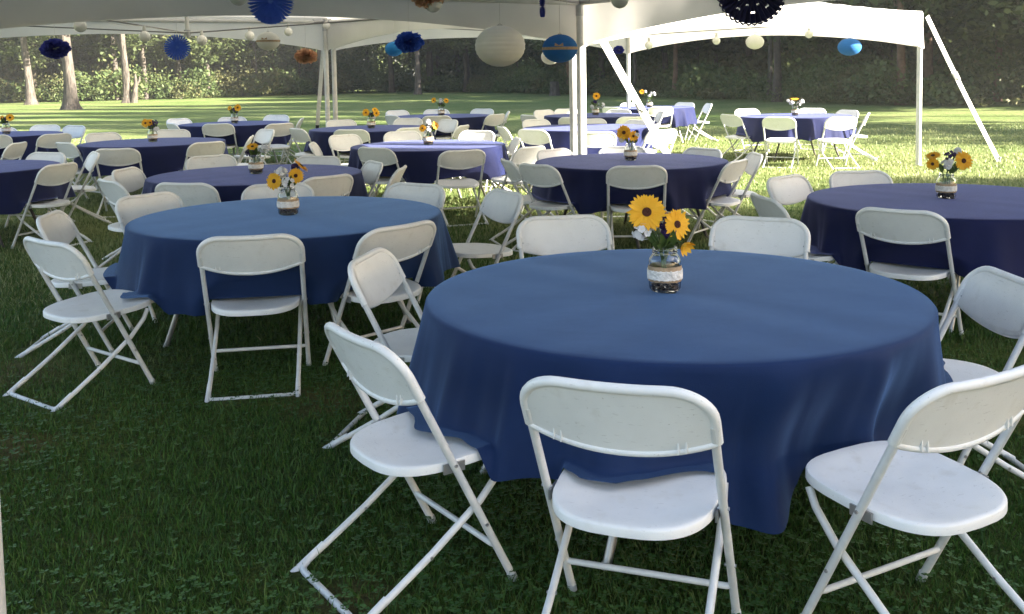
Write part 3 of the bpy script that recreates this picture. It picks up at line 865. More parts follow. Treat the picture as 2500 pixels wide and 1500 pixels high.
# ------------------------------------------------------------------ jars and bouquets
def make_jar():
    root = empty('mason_jar')
    mb = MB()
    o_ = [(0.030, 0.0), (0.038, 0.003), (0.042, 0.010), (0.0435, 0.03), (0.0435, 0.095), (0.041, 0.107), (0.035, 0.117), (0.0325, 0.121), (0.0325, 0.124), (0.0345, 0.126), (0.0325, 0.129), (0.0345, 0.132), (0.0325, 0.135), (0.0325, 0.141)]
    i_ = [(r - 0.0028, max(z, 0.005)) for r, z in reversed(o_)]
    mb.lathe(o_ + i_, 32)
    mb.add([(0.030 * math.cos(2 * math.pi * k / 32), 0.030 * math.sin(2 * math.pi * k / 32), 0.0) for k in range(32)], [tuple(reversed(range(32)))])
    mb.add([(0.0272 * math.cos(2 * math.pi * k / 32), 0.0272 * math.sin(2 * math.pi * k / 32), 0.005) for k in range(32)], [tuple(range(32))])
    link('glass_jar', mb.mesh('glass_jar', M['glass']), root)
    def band(z0, z1, r, wav, seed):
        q = random.Random(seed); mb = MB(); G = []
        ns = 64
        e0 = [q.uniform(-1, 1) * wav for _ in range(ns)]; e1 = [q.uniform(-1, 1) * wav for _ in range(ns)]
        for rr, f in ((r, 0), (r + .0016, .04), (r + .002, .5), (r + .0016, .96), (r, 1)):
            row = []
            for k in range(ns):
                a = 2 * math.pi * k / ns
                z = z0 + e0[k] + (z1 + e1[k] - z0 - e0[k]) * f
                row.append((rr * math.cos(a), rr * math.sin(a), z))
            G.append(row)
        mb.grid(G, wrap=True)
        return mb
    link('burlap_band', band(0.034, 0.084, 0.0437, 0.0009, 1).mesh('burlap_band', M['burlap']), root)
    link('lace_band', band(0.041, 0.072, 0.0462, 0.0016, 2).mesh('lace_band', M['lace']), root)
    mb = MB(); q = random.Random(3)
    for k in range(110):
        a = q.uniform(0, 6.28); r = 0.034 * math.sqrt(q.random()) if k < 50 else q.uniform(.030, .0345)
        z = 0.010 + q.random() * 0.024
        s_ = q.uniform(0.0045, 0.0068)
        cx, cy = r * math.cos(a), r * math.sin(a)
        vs = []
        for zz, rr in ((-.9, .35), (-.3, 1), (.3, 1), (.9, .35)):
            for t in range(6):
                b_ = 1.047 * t + k
                vs.append((cx + s_ * rr * math.cos(b_), cy + s_ * rr * math.sin(b_), z + s_ * .75 * zz))
        fs = [(i * 6 + t, i * 6 + (t + 1) % 6, (i + 1) * 6 + (t + 1) % 6, (i + 1) * 6 + t) for i in range(3) for t in range(6)] + [tuple(range(5, -1, -1)), tuple(18 + t for t in range(6))]
        mb.add(vs, fs)
    tag(link('pebbles', mb.mesh('jar_pebbles', M['pebble']), root), kind='stuff')
    return root

def basis(n_):
    n_ = Vector(n_).normalized(); u = n_.cross(Vector((0, 0, 1)))
    if u.length < 1e-3: u = Vector((1, 0, 0))
    u.normalize(); return u, n_.cross(u), n_

def petal_shape(mb, L, w, lift, base, u, v, nn, ang, r0, mi=0, curl=0.0):
    ca, sa = math.cos(ang), math.sin(ang)
    d = u * ca + v * sa; s_ = -u * sa + v * ca
    prof = [(0, .35, 0), (.3, .9, .1), (.6, 1.0, .35), (.85, .62, .8), (1.0, .05, 1.0)]
    vs = []
    for t, ww, li in prof:
        p = base + d * (r0 + L * t) + nn * (lift * li + curl * t * t)
        h = nn * (0.10 * w * (1 - t))
        vs += [p - s_ * (w * ww / 2) + h, p - h * .4, p + s_ * (w * ww / 2) + h]
    fs = []
    for i in range(len(prof) - 1):
        for j in (0, 1): fs.append((i * 3 + j, i * 3 + j + 1, (i + 1) * 3 + j + 1, (i + 1) * 3 + j))
    mb.add(vs, fs, mi)

def sunflower(root, pos, nrm, rad, single, q, npet=22, half=False):
    u, v, nn = basis(nrm); base = Vector(pos)
    mb = MB()
    dr = rad * 0.25
    prof = [(dr, 0), (dr * .95, dr * .22), (dr * .6, dr * .34), (dr * .25, dr * .24), (0.0004, dr * .2)]
    G = []
    for r, h in prof:
        G.append([base + u * (r * math.cos(2 * math.pi * k / 18)) + v * (r * math.sin(2 * math.pi * k / 18)) + nn * h for k in range(18)])
    mb.grid(G, wrap=True)
    mb.grid([[base + u * (dr * f * math.cos(2 * math.pi * k / 18)) + v * (dr * f * math.sin(2 * math.pi * k / 18)) - nn * (0.2 * dr * (1 - f)) for k in range(18)] for f in (1, .1)], wrap=True, flip=True)
    head = link('sunflower', mb.mesh('sunflower_head', M['disk']), root)
    tot = None if single else MB()
    for ring in range(2):
        for k in range(npet):
            a = 2 * math.pi * (k + .5 * ring) / npet + q.uniform(-.07, .07)
            L = (rad - dr * .7) * (1.0 - .08 * ring) * q.uniform(.88, 1.08)
            t = MB() if single else tot
            petal_shape(t, L, rad * .24 * q.uniform(.9, 1.15), rad * q.uniform(.02, .2) * (1 if ring == 0 else .3), base - nn * (.012 * rad * ring), u, v, nn, a, dr * .8, curl=-rad * q.uniform(.0, .18))
            if single: link('petal', t.mesh('sunflower_petal', M['petal'], angle=80), head)
    if not single: link('petals', tot.mesh('sunflower_petals', M['petal'], angle=80), head)
    return head

def blossoms(root, name, pos, rad, mat, q, n_=26, fs=0.011):
    mb = MB()
    c = Vector(pos)
    for k in range(n_):
        d = Vector((q.gauss(0, 1), q.gauss(0, 1), q.gauss(0, 1)))
        if d.length < .01: continue
        d.normalize()
        p = c + Vector((d.x, d.y, d.z * .85)) * rad * q.uniform(.55, 1)
        u, v, nn = basis(d + Vector((0, -.3, .2)))
        for t in range(5):
            petal_shape(mb, fs, fs * 1.0, fs * .2, p, u, v, nn, 2 * math.pi * t / 5 + k, .001)
    return link(name, mb.mesh(name, mat, angle=80), root)

def leaf_part(root, p0, p1, w, q):
    mb = MB(); a, b_ = Vector(p0), Vector(p1)
    d = b_ - a; s_ = d.cross(Vector((0.2, -1, 0.3))).normalized(); nn = d.cross(s_).normalized()
    vs = []
    for t, ww in ((0, .1), (.25, .8), (.5, 1), (.75, .7), (1, .05)):
        p = a + d * t - nn * (.25 * w * math.sin(math.pi * t))
        vs += [p - s_ * w * ww / 2, p + nn * w * .15, p + s_ * w * ww / 2]
    fs = [(i * 3 + j, i * 3 + j + 1, (i + 1) * 3 + j + 1, (i + 1) * 3 + j) for i in range(4) for j in (0, 1)]
    mb.add(vs, fs)
    return link('leaf', mb.mesh('bouquet_leaf', M['leaf'], angle=80), root)

def bouquet(loc, items, label, seed, detail=False):
    q = random.Random(seed)
    root = empty('bouquet', loc); root.scale = (1.2287,) * 3
    tag(root, label, 'flowers', 'sunflower bouquets in jars')
    for it in items:
        kind, dx, dy, dz, r = it[:5]
        p = Vector((dx, dy, dz))
        nrm = it[5] if len(it) > 5 else (dx * 3, -1, .35)
        if kind == 'sun': sunflower(root, p, nrm, r, detail, q, 22 if detail else 18)
        elif kind == 'bud':
            mb = MB(); u, v, nn = basis(nrm)
            for k in range(10): petal_shape(mb, r * 1.3, r * .9, r * .5, p, u, v, nn, .63 * k, .002, curl=r * .8)
            link('yellow_bud', mb.mesh('yellow_bud', M['petal'], angle=80), root)
        elif kind == 'white': blossoms(root, 'white_blossom', p, r, M['white_petal'], q, 26 if detail else 20, .012 if detail else .015)
        elif kind == 'purple': blossoms(root, 'purple_blossom', p, r, M['purple_petal'], q, 22, .011)
        mb = MB()
        a = Vector((q.uniform(-.015, .015), q.uniform(-.015, .015), 0.03)); c = Vector((dx * .25, dy * .25, .14))
        e = p - Vector(nrm).normalized() * .012 if kind in ('sun', 'bud') else p
        mb.tube([a, c, c.lerp(e, .55) + Vector((0, 0, .012)), e], 0.0026, 6)
        link('stem', mb.mesh('flower_stem', M['stem']), root)
    for k in range(9 if detail else 6):
        a = q.uniform(0, 6.28)
        p0 = Vector((.022 * math.cos(a), .022 * math.sin(a), .138)); rr = q.uniform(.045, .075)
        p1 = Vector((rr * math.cos(a), rr * math.sin(a), q.uniform(.15, .215)))
        leaf_part(root, p0, p1, q.uniform(.022, .034), q)
    return root

jar0 = make_jar()
JARS = {  # position on table (offset), bouquet, labels
 'A': ((-0.018, 0.01), [('sun', -.058, -.02, .252, .060, (-.1, -1, .45)), ('sun', .036, -.02, .212, .049, (.55, -1, .25)), ('bud', .056, -.01, .146, .020, (.5, -.6, -.5)), ('white', -.068, -.02, .195, .034), ('white', -.035, .01, .218, .026), ('purple', .0, .01, .215, .030), ('purple', .012, -.01, .185, .024), ('purple', -.06, .01, .215, .016)],
       'two big sunflowers with white and purple blossoms in the front jar'),
 'B': ((0, 0), [('sun', -.062, -.02, .172, .044, (-.35, -1, .1)), ('sun', .045, -.01, .196, .040, (.3, -1, .1)), ('sun', .07, .01, .245, .048, (.8, .1, .9)), ('white', .006, -.02, .165, .036), ('white', -.035, 0, .215, .036), ('purple', .035, .02, .24, .016)],
       'three sunflowers with white blossoms in the jar left of the front one'),
 'C': ((0, 0), [('sun', -.055, -.02, .225, .062, (-.2, -1, .2)), ('sun', .02, -.02, .195, .045, (.3, -1, .3)), ('white', -.07, 0, .165, .024), ('white', .05, 0, .20, .022), ('purple', .05, .02, .225, .02)],
       'two deep yellow sunflowers on the table before the middle poles'),
 'D': ((-0.03, 0.02), [('sun', .085, -.02, .205, .056, (.2, -1, .1)), ('sun', -.075, 0, .235, .045, (-.3, -.3, 1)), ('sun', -.085, -.02, .19, .036, (-.8, -1, 0)), ('white', 0, -.02, .185, .036), ('purple', .03, .02, .23, .03), ('white', .075, .03, .255, .014)],
       'sunflowers spread round white blossoms on the table at the right edge'),
 'E': ((0, 0), [('sun', -.018, -.01, .20, .045, (0, -.6, .9)), ('white', .075, 0, .185, .046), ('purple', -.02, 0, .15, .046), ('purple', -.055, 0, .165, .022)],
       'one orange sunflower with dark purple and white blossoms'),
 'F': ((0, 0), [('sun', -.055, -.01, .165, .04, (-.4, -1, .3)), ('sun', .075, 0, .19, .045, (.8, -.6, .3)), ('white', .005, 0, .16, .036), ('white', .0, 0, .23, .022), ('white', .02, 0, .20, .026)],
       'sun bleached yellow and white flowers on the sunlit tabletop'),
 'G': ((0, 0), [('sun', -.06, -.02, .195, .05, (-.2, -1, .2)), ('sun', .07, -.02, .185, .045, (.5, -1, .2)), ('sun', .05, 0, .225, .04, (.2, -.8, .7)), ('purple', 0, 0, .18, .04), ('white', .04, -.01, .14, .022)],
       'orange sunflowers with dark purple blossoms near the left tent pole'),
 'H': ((0, 0), [('sun', -.11, 0, .235, .045, (-.5, -1, .2)), ('sun', .08, -.01, .225, .04, (.4, -1, .2)), ('white', 0, 0, .225, .04), ('purple', 0, 0, .18, .03)],
       'two sunflowers round pale blossoms on the far middle table'),
 'I': ((0, 0), [('sun', -.065, -.02, .205, .052, (-.2, -1, .1)), ('sun', -.02, 0, .21, .04, (.2, -1, .3)), ('purple', .03, 0, .21, .04), ('purple', .0, 0, .165, .034), ('white', .05, -.02, .145, .03)],
       'orange sunflower beside dark foliage on the left middle table'),
 'J': ((0, 0), [('sun', .055, -.02, .22, .052, (.2, -1, .2)), ('sun', -.065, 0, .215, .038, (-.4, -1, .4)), ('purple', -.02, 0, .20, .03), ('purple', .02, 0, .165, .036)],
       'two orange sunflowers on the far dark table left of the pole'),
 'K': ((0.12, 0), [('sun', .065, -.02, .21, .052, (.3, -1, .2)), ('sun', -.05, 0, .205, .038, (-.4, -1, .4)), ('purple', 0, 0, .2, .03), ('purple', .0, 0, .16, .034)],
       'orange sunflowers on the far table at the left edge'),
 'M': ((0, 0), [('sun', -.01, 0, .235, .06, (0, -.2, 1)), ('white', .085, -.01, .20, .04), ('white', -.055, -.02, .185, .036), ('white', -.1, 0, .21, .02), ('white', .045, 0, .165, .03)],
       'pale yellow and white flowers bleached by sun near the right pole'),
 'N': ((0, 0), [('white', .06, 0, .235, .052), ('sun', -.13, 0, .27, .045, (-.3, -1, .4)), ('white', .0, -.01, .2, .036), ('white', -.07, 0, .275, .02)],
       'white flowers with one pale yellow bloom on the farthest table'),
 'O': ((0, 0), [('sun', .015, -.02, .28, .058, (0, -1, .2)), ('white', .085, -.02, .14, .055), ('purple', 0, 0, .2, .034), ('white', -.05, 0, .12, .036)],
       'single orange sunflower over white blossoms beside the middle poles'),
}
first = True
for idx, (key, (off, items, lab)) in enumerate(JARS.items()):
    tx, ty, _ = TABLES[key]
    z = gzf(tx, ty) + TZ + 0.0095
    j = jar0 if first else copy_tree(jar0); first = False
    j.location = (tx + off[0] * 1.23, ty + off[1] * 1.23, z); j.rotation_euler = (0, 0, random.uniform(0, 6.28)); j.scale = (1.42, 1.42, 1.2)
    tag(j, 'glass jar wrapped in burlap and lace on ' + TPH[key], 'jar', 'mason jars with burlap and lace')
    bouquet((tx + off[0] * 1.23, ty + off[1] * 1.23, z), items, lab, 40 + idx, detail=(key in 'AB'))

# ------------------------------------------------------------------ hanging decorations
def hang(root, x, y, z0, z, r=0.0016):
    mb = MB(); mb.tube([(0, 0, z0 - z), (0, 0, roof_z(x, y) - z - .01)], r, 5)
    link('hanging_thread', mb.mesh('hanging_thread', M['cord']), root)

def lantern(x, y, z, r, mat, label, sq=0.82, band=False):
    root = empty('paper_lantern', (x, y, z)); tag(root, label, 'lantern', 'round paper lanterns hung under the tents')
    mb = MB(); G = []
    nr = 40
    for i in range(nr + 1):
        a = -math.pi / 2 * .93 + math.pi * .93 * i / nr
        rr = r * math.cos(a) * (1 + 0.012 * (1 if i % 3 == 0 else -.4)); zz = r * sq * math.sin(a)
        G.append([(rr * math.cos(2 * math.pi * k / 36), rr * math.sin(2 * math.pi * k / 36), zz) for k in range(36)])
    mb.grid(G, wrap=True)
    link('paper_shade', mb.mesh('paper_shade', mat, angle=60), root)
    mb = MB(); t = G[-1][0]; rr = math.hypot(t[0], t[1])
    mb.tube([(rr * math.cos(2 * math.pi * k / 20), rr * math.sin(2 * math.pi * k / 20), t[2]) for k in range(20)], .0025, 6, closed=True)
    mb.tube([(-rr, 0, t[2]), (0, 0, t[2] + .015), (rr, 0, t[2])], .0015, 5)
    link('wire_ring', mb.mesh('wire_ring', M['rope']), root)
    if band:
        mb = MB(); G = []
        for zz in (-.07, 0, .07):
            rr = r * math.sqrt(max(0, 1 - (zz / 1) ** 2)) * 1.022
            G.append([(rr * math.cos(2 * math.pi * k / 36), rr * math.sin(2 * math.pi * k / 36), zz * r * sq * 1.4) for k in range(36)])
        mb.grid(G, wrap=True)
        link('burlap_ribbon', mb.mesh('burlap_ribbon', M['burlap']), root)
        mb = MB()                                                  # small bow above the ribbon
        for sx in (-1, 1):
            mb.add([(-.1 * r + 0, -r * 1.0, .16 * r), (-.1 * r + sx * .22 * r, -r * .99, .30 * r), (-.1 * r + sx * .25 * r, -r * 1.0, .12 * r), (-.1 * r, -r * 1.03, .12 * r)], [(0, 1, 2, 3)])
        link('ribbon_bow', mb.mesh('ribbon_bow', M['burlap']), root)
    hang(root, x, y, z + r * sq, z)
    return root

def pompom(x, y, z, r, mat, label, sq=0.74, n_=420, thin=1.0):
    root = empty('tissue_pompom', (x, y, z)); tag(root, label, 'pompom', 'tissue paper pompoms hung under the tents')
    q = random.Random(int(abs(x * 100) + y * 10)); mb = MB()
    for k in range(n_):
        g = (k + .5) / n_; zz = 1 - 2 * g; a = k * 2.39996
        d = Vector((math.sqrt(1 - zz * zz) * math.cos(a), math.sqrt(1 - zz * zz) * math.sin(a), zz))
        d = (d + Vector((q.gauss(0, .12), q.gauss(0, .12), q.gauss(0, .12)))).normalized()
        u, v, nn = basis(d); s_ = q.uniform(.16, .26) * r; rr = r * q.uniform(.72, 1.0)
        ang = q.uniform(0, 3.14); e = u * math.cos(ang) + v * math.sin(ang); f = -u * math.sin(ang) + v * math.cos(ang)
        pts = [d * r * .35, d * rr * .8 - e * s_, d * rr + f * s_ * q.uniform(-.5, .5) - e * s_ * .3, d * rr * .97 + e * s_ * .8 + f * s_ * .3, d * rr * .78 + e * s_]
        mb.add([(p.x * thin, p.y, p.z * sq) for p in pts], [(0, 1, 2), (0, 2, 3), (0, 3, 4)])
    link('tissue_ruffle', mb.mesh('tissue_ruffle', mat, smooth=False), root)
    hang(root, x, y, z + r * sq * .5, z)
    return root

def fan(x, y, z, r, mat, label, np_=44, scallop=False, holes=False, slit=False, yaw=0.0):
    root = empty('paper_fan', (x, y, z), yaw); tag(root, label, 'paper fan', 'pleated paper fans hung under the tents')
    mb = MB(); ed = MB()
    d = 0.16 * r
    rs = [0.06, 0.3, 0.42, 0.47, 0.62, 0.67, 0.97]
    for k in range(np_):
        a0 = 2 * math.pi * k / np_; a1 = 2 * math.pi * (k + .5) / np_; a2 = 2 * math.pi * (k + 1) / np_
        def pt(a, f, dep): return (r * f * math.cos(a), dep * f, r * f * math.sin(a))
        for i in range(len(rs) - 1):
            if holes and ((i == 2 and k % 4 == 1) or (i == 4 and k % 4 == 3)): continue
            f0, f1 = rs[i], rs[i + 1]
            sh = 0.0
            if slit and f1 > .6: sh = (2 * math.pi / np_) * .16 * ((f1 - .6) / .4)
            sh0 = (2 * math.pi / np_) * .16 * max(0, (f0 - .6) / .4) if slit else 0
            mb.add([pt(a0 + sh0, f0, d), pt(a1, f0, -d), pt(a1, f1, -d), pt(a0 + sh, f1, d)], [(0, 1, 2, 3)])
            mb.add([pt(a1, f0, -d), pt(a2 - sh0, f0, d), pt(a2 - sh, f1, d), pt(a1, f1, -d)], [(0, 1, 2, 3)])
        if scallop:
            n_ = 4
            for h in range(n_):
                b0 = a0 + (a2 - a0) * h / n_; b1 = a0 + (a2 - a0) * (h + 1) / n_
                f0 = .97 + .055 * math.sin(math.pi * h / n_); f1 = .97 + .055 * math.sin(math.pi * (h + 1) / n_)
                mb.add([pt(b0, .97, 0), pt(b1, .97, 0), pt(b1, f1, 0), pt(b0, f0, 0)], [(0, 1, 2, 3)])
                ed.add([pt(b0, f0, 0), pt(b1, f1, 0), pt(b1, f1 + .022, 0), pt(b0, f0 + .022, 0)], [(0, 1, 2, 3)])
    link('pleated_disc', mb.mesh('pleated_disc', mat, smooth=False), root)
    if scallop: link('white_edge', ed.mesh('white_edge', M['lantern_white'], smooth=False), root)
    mb = MB(); mb.lathe([(.001, -.01), (.12 * r, -.008), (.12 * r, .008), (.001, .01)], 16)
    b_ = link('hub_disc', mb.mesh('hub_disc', mat), root); b_.rotation_euler = (R(90), 0, 0)
    hang(root, x, y, z + r * .9, z)
    return root

def wpos(px, py, Y):
    """world x,z of a thing Y metres ahead, from its bearing and elevation (tangents)"""
    u = (px - 1250) / 2407.2; w = -(py - 350) / 2407.2
    u, w = u * math.cos(ROLL) + w * math.sin(ROLL), -u * math.sin(ROLL) + w * math.cos(ROLL)
    d = Vector((u, 0, 0)) + fw + up * w
    d *= Y / d.y
    return d.x, Y, d.z + CAM_H
DECOR = [
 ('lan', 1221, 113, 7.2, 61, 'lantern_white', 'largest white paper lantern, hanging between the two pole groups', .82, False),
 ('lan', 1367, 119, 8.4, 43, 'lantern_blue', 'blue paper lantern with a burlap ribbon beside the middle poles', .80, True),
 ('lan', 1344, 139, 10.6, 23, 'lantern_white', 'white paper lantern half hidden behind the blue ribboned one', .82, False),
 ('lan', 655, 101, 10.2, 28, 'lantern_white', 'cream paper lantern with burlap ribbon over the left tables', .80, True),
 ('lan', 962, 120, 11.4, 22, 'lantern_teal', 'turquoise paper lantern peeping out behind a blue pompom', .82, False),
 ('lan', 1843, 103, 14.3, 22, 'lantern_white', 'white paper lantern hanging under the sunlit tent edge', .80, False),
 ('lan', 2074, 115, 13.6, 28, 'lantern_blue', 'plain blue paper lantern hanging under the sunlit tent edge', .76, False),
 ('pom', 135, 119, 8.6, 37, 'tissue_navy', 'dark navy tissue pompom hanging before the left tree trunks', .70),
 ('pom', 999, 103, 8.6, 38, 'tissue_blue', 'royal blue tissue pompom left of the big white lantern', .74),
 ('pom', 747, 138, 10.4, 31, 'tissue_peach', 'peach tissue pompom hanging just left of the tent pole', .66),
 ('pom', 1045, -8, 6.4, 44, 'tissue_peach', 'peach tissue pompom cut by the top of the picture', .74),
 ('pom', 1511, 122, 14.6, 14, 'tissue_navy', 'tiny navy pompom under the sunlit tent beside the far pole', .8),
 ('fan', 661, 2, 6.0, 59, 'fan_blue', 'large medium blue pinwheel fan cut by the top of the picture'),
 ('fan', 433, 116, 8.8, 32, 'fan_blue', 'small blue pinwheel fan hanging below the left tent mast'),
 ('fan', 1835, -24, 5.4, 84, 'fan_navy', 'big dark navy fan with scalloped white edge before the sunlit tent'),
 ('fan', 1324, 16, 8.0, 27, 'tissue_navy', 'navy paper fan seen edge on left of the middle poles'),
]
for d in DECOR:
    Yd = d[3] * 1.11
    x, y, z = wpos(d[1], d[2], Yd); r = d[4] / 2407.2 * Yd
    if d[0] == 'lan': lantern(x, y, z, r, M[d[5]], d[6], d[7], d[8])
    elif d[0] == 'pom': pompom(x, y, z, r, M[d[5]], d[6], d[7])
    else:
        edge = 'edge on' in d[6]
        fan(x, y, z, r, M[d[5]], d[6], 36 if d[4] > 50 else 30, scallop='scalloped' in d[6], holes='scalloped' in d[6], slit='pinwheel' in d[6], yaw=R(78) if edge else R(random.uniform(-12, 12)))

def string_lights(pts, label, r=0.06, ends=None):
    """globe bulbs hung from a drooping cord"""
    x0, y0, z0 = pts[0]
    root = empty('string_light', (x0, y0, z0)); tag(root, label, 'string lights', 'globe string lights under the tents')
    O = Vector((x0, y0, z0))
    top = [Vector(p) - O + Vector((0, 0, r + .055)) for p in pts]
    if ends: top = [Vector(ends[0]) - O] + top + [Vector(ends[1]) - O]
    path = []
    for a, b_ in zip(top[:-1], top[1:]):
        for t in range(6):
            f = t / 6; path.append(a.lerp(b_, f) - Vector((0, 0, .035 * math.sin(math.pi * f))))
    path.append(top[-1])
    mb = MB(); mb.tube(path, .0035, 5)
    link('cord', mb.mesh('light_cord', M['cord']), root)
    for p in pts:
        c = Vector(p) - O
        mb = MB(); G = []
        for i in range(11):
            a = -math.pi / 2 + math.pi * i / 10 * .93
            G.append([(max(.001, r * math.cos(a)) * math.cos(.3927 * k), max(.001, r * math.cos(a)) * math.sin(.3927 * k), r * math.sin(a)) for k in range(16)])
        mb.grid(G, wrap=True)
        g_ = link('globe_bulb', mb.mesh('globe_bulb', M['bulb']), root, c)
        mb = MB(); mb.lathe([(.02, r * .93), (.02, r + .03), (.013, r + .06)], 12, cap1=True)
        link('bulb_socket', mb.mesh('bulb_socket', M['cord']), g_)
    return root
K_ = 1.11
string_lights([wpos(196, 64, 9.4 * K_), wpos(353, 90, 10.2 * K_), wpos(493, 99, 11.1 * K_), wpos(610, 88, 12.4 * K_), wpos(704, 78, 13.7 * K_), wpos(797, 63, 15.0 * K_)],
              'string of globe bulbs drooping over the left tables towards the tent pole', .066, (wpos(60, -20, 8.4 * K_), (Lc.x, Lc.y, 2.44)))
string_lights([wpos(582, -8, 7.0), wpos(1058, 9, 7.1), wpos(1513, 0, 7.3)], 'string of globe bulbs along the very top of the picture', .064, (wpos(100, -80, 7.1), wpos(1900, -60, 7.5)))
string_lights([wpos(1584, 111, 16), wpos(1749, 100, 15.8), wpos(1975, 84, 15.6)], 'string of globe bulbs along the lower edge of the sunlit tent', .064, ((P0.x + .3, P0.y + 1.8, 2.3), (Rc.x - .1, Rc.y, 2.2)))

# ------------------------------------------------------------------ trees
def leaf_cloud(N, cen, rad, size, q, shell=0.5, aspect=0.6):
    """N leaf faces spread through an ellipsoid volume; returns V,F of separate 4-corner leaves"""
    d = q.normal(size=(N, 3)); d /= np.linalg.norm(d, axis=1, keepdims=True)
    rr = shell + (1 - shell) * q.random((N, 1)) ** 0.7
    c = np.asarray(cen) + d * rr * np.asarray(rad)
    return leaves_at(c, size, q, aspect)
def leaves_at(c, size, q, aspect=0.6):
    N = len(c)
    nrm = q.normal(size=(N, 3)) * np.array([1, 1, .8]) + np.array([0.1, -0.25, 0.7]); nrm /= np.linalg.norm(nrm, axis=1, keepdims=True)
    t = q.normal(size=(N, 3)); t -= nrm * (t * nrm).sum(1, keepdims=True); t /= np.linalg.norm(t, axis=1, keepdims=True)
    s_ = np.cross(nrm, t)
    L = np.asarray(size).reshape(-1, 1) * (0.6 + 0.8 * q.random((N, 1)))
    w = L * aspect
    V = np.stack([c - t * L / 2, c + s_ * w / 2 + t * L * .05 - nrm * w * .12, c + t * L / 2, c - s_ * w / 2 + t * L * .05 - nrm * w * .12], 1).reshape(-1, 3)
    F = np.arange(4 * N).reshape(N, 4)
    return V, F
def crown_mesh(name, seed, H0, H1, spread, N, leaf):
    q = np.random.default_rng(seed); Vs, Fs, b_ = [], [], 0
    ncl = 46
    for k in range(ncl):
        f = k / ncl; h = H0 + (H1 - H0) * f
        a = q.uniform(0, 6.28); prof = math.sin(math.pi * min(1, .18 + .82 * f) ** .8)
        rr = spread * prof * math.sqrt(q.uniform(.1, 1))
        cr_ = q.uniform(.75, 1.5)
        V, F = leaf_cloud(N // ncl, (rr * math.cos(a), rr * math.sin(a), h), (cr_ * 1.15, cr_ * 1.15, cr_ * .7), leaf, q, .35)
        Vs.append(V); Fs.append(F + b_); b_ += len(V)
    return np_mesh(name, np.concatenate(Vs), np.concatenate(Fs), M['crown_leaf'])
CROWNS = [crown_mesh('tree_crown', 21, 3.6, 12.5, 3.3, 5200, .30), crown_mesh('tree_crown', 22, 3.0, 11.0, 2.9, 4800, .28), crown_mesh('tree_crown', 23, 4.2, 14.0, 3.6, 5600, .32)]
def trunk_mesh(pts, rad, seed, mat, flare=1.5):
    """tapered, ridged trunk; pts relative to the base"""
    q = random.Random(seed); mb = MB(); seg = 18
    ph = [q.uniform(0, 6.28) for _ in range(4)]
    G = []
    n_ = len(pts)
    P = [Vector(p) for p in pts]
    fine = []
    for i in range(n_ - 1):
        st = 7 if i == 0 else 5
        for t in range(st): fine.append((P[i].lerp(P[i + 1], t / st), rad[i] + (rad[i + 1] - rad[i]) * t / st))
    fine.append((P[-1], rad[-1]))
    for c, r_ in fine:
        fl = 1 + (flare - 1) * math.exp(-max(0, c.z) / 0.35)
        row = []
        for k in range(seg):
            a = 2 * math.pi * k / seg
            rr = r_ * fl * (1 + .09 * math.sin(3 * a + ph[0] + c.z * .7) + .07 * math.sin(7 * a + ph[1] - c.z) + (.18 * (fl - 1)) * math.sin(4 * a + ph[2]) + q.uniform(-.035, .035))
            row.append(c + Vector((rr * math.cos(a), rr * math.sin(a), 0)))
        G.append(row)
    mb.grid(G, wrap=True)
    return mb.mesh('tree_trunk', mat, angle=70)
def tree(x, y, r, H, lean, label, mat='bark', crown=0, cs=1.0, name='tree', limbs=(), flare=1.5, group=None, seed=0, cz=0.0):
    root = empty(name, (x, y, gzf(x, y) - .03)); tag(root, label, 'tree', group)
    top = Vector((lean[0] * H, lean[1] * H, H))
    pts = [(0, 0, 0), (lean[0] * 1.6 + .03, lean[1] * 1.6, 1.6), (lean[0] * 4 - .05, lean[1] * 4, 4.0), tuple(top)]
    t = link('trunk', trunk_mesh(pts, [r, r * .86, r * .72, r * .2], seed + int(x * 7), M[mat], flare), root)
    for (z0, ang, L, rr, up_) in limbs:
        b0 = Vector((lean[0] * z0, lean[1] * z0, z0)); d = Vector((math.cos(ang), math.sin(ang), up_)).normalized()
        mb = MB()
        mb.tube([b0, b0 + d * L * .35 + Vector((0, 0, .02)), b0 + d * L * .7 + Vector((0, 0, L * .06)), b0 + d * L + Vector((0, 0, L * .16))], [rr, rr * .85, rr * .6, rr * .2], 10)
        link('limb', mb.mesh('tree_limb', M[mat]), root)
    c = link('crown', CROWNS[crown % 3], root, (lean[0] * 6, lean[1] * 6, cz), (0, 0, random.uniform(0, 6.28)))
    c.scale = (cs, cs, (H - cz) / (13.3, 11.8, 14.9)[crown % 3])
    return root
# trees that stand clear on the lawn
tree(-30.94, 63.55, .27, 14, (-.05, 0), 'pale grey trunk farthest left, standing at the lawn edge', limbs=[(5.0, 2.6, 3, .12, 1.2)], crown=0, cs=1.15, flare=1.7, cz=1.2)
tree(-23.07, 51.79, .32, 14, (-.045, .01), 'thick forked pale trunk between two other left trunks', limbs=[(3.4, 2.9, 3.2, .15, 1.5)], crown=1, cs=1.2, flare=1.8, cz=2.0)
t3 = tree(-24.73, 63.66, .26, 14, (-.035, 0), 'slender forked trunk with a sunlit broken stub at its foot', limbs=[(3.0, 2.7, 3.5, .15, 1.9)], crown=2, cs=1.1, flare=1.6, cz=1.2)
mb = MB(); mb.tube([(.42, -.1, -.05), (.52, -.12, .7), (.62, -.12, 1.4), (.58, -.1, 1.9)], [.25, .19, .13, .04], 12); mb.tube([(.6, -.12, 1.1), (.86, -.14, 1.5), (.9, -.14, 1.75)], [.1, .07, .02], 10)
link('broken_stub', mb.mesh('broken_stub', M['bark']), t3)
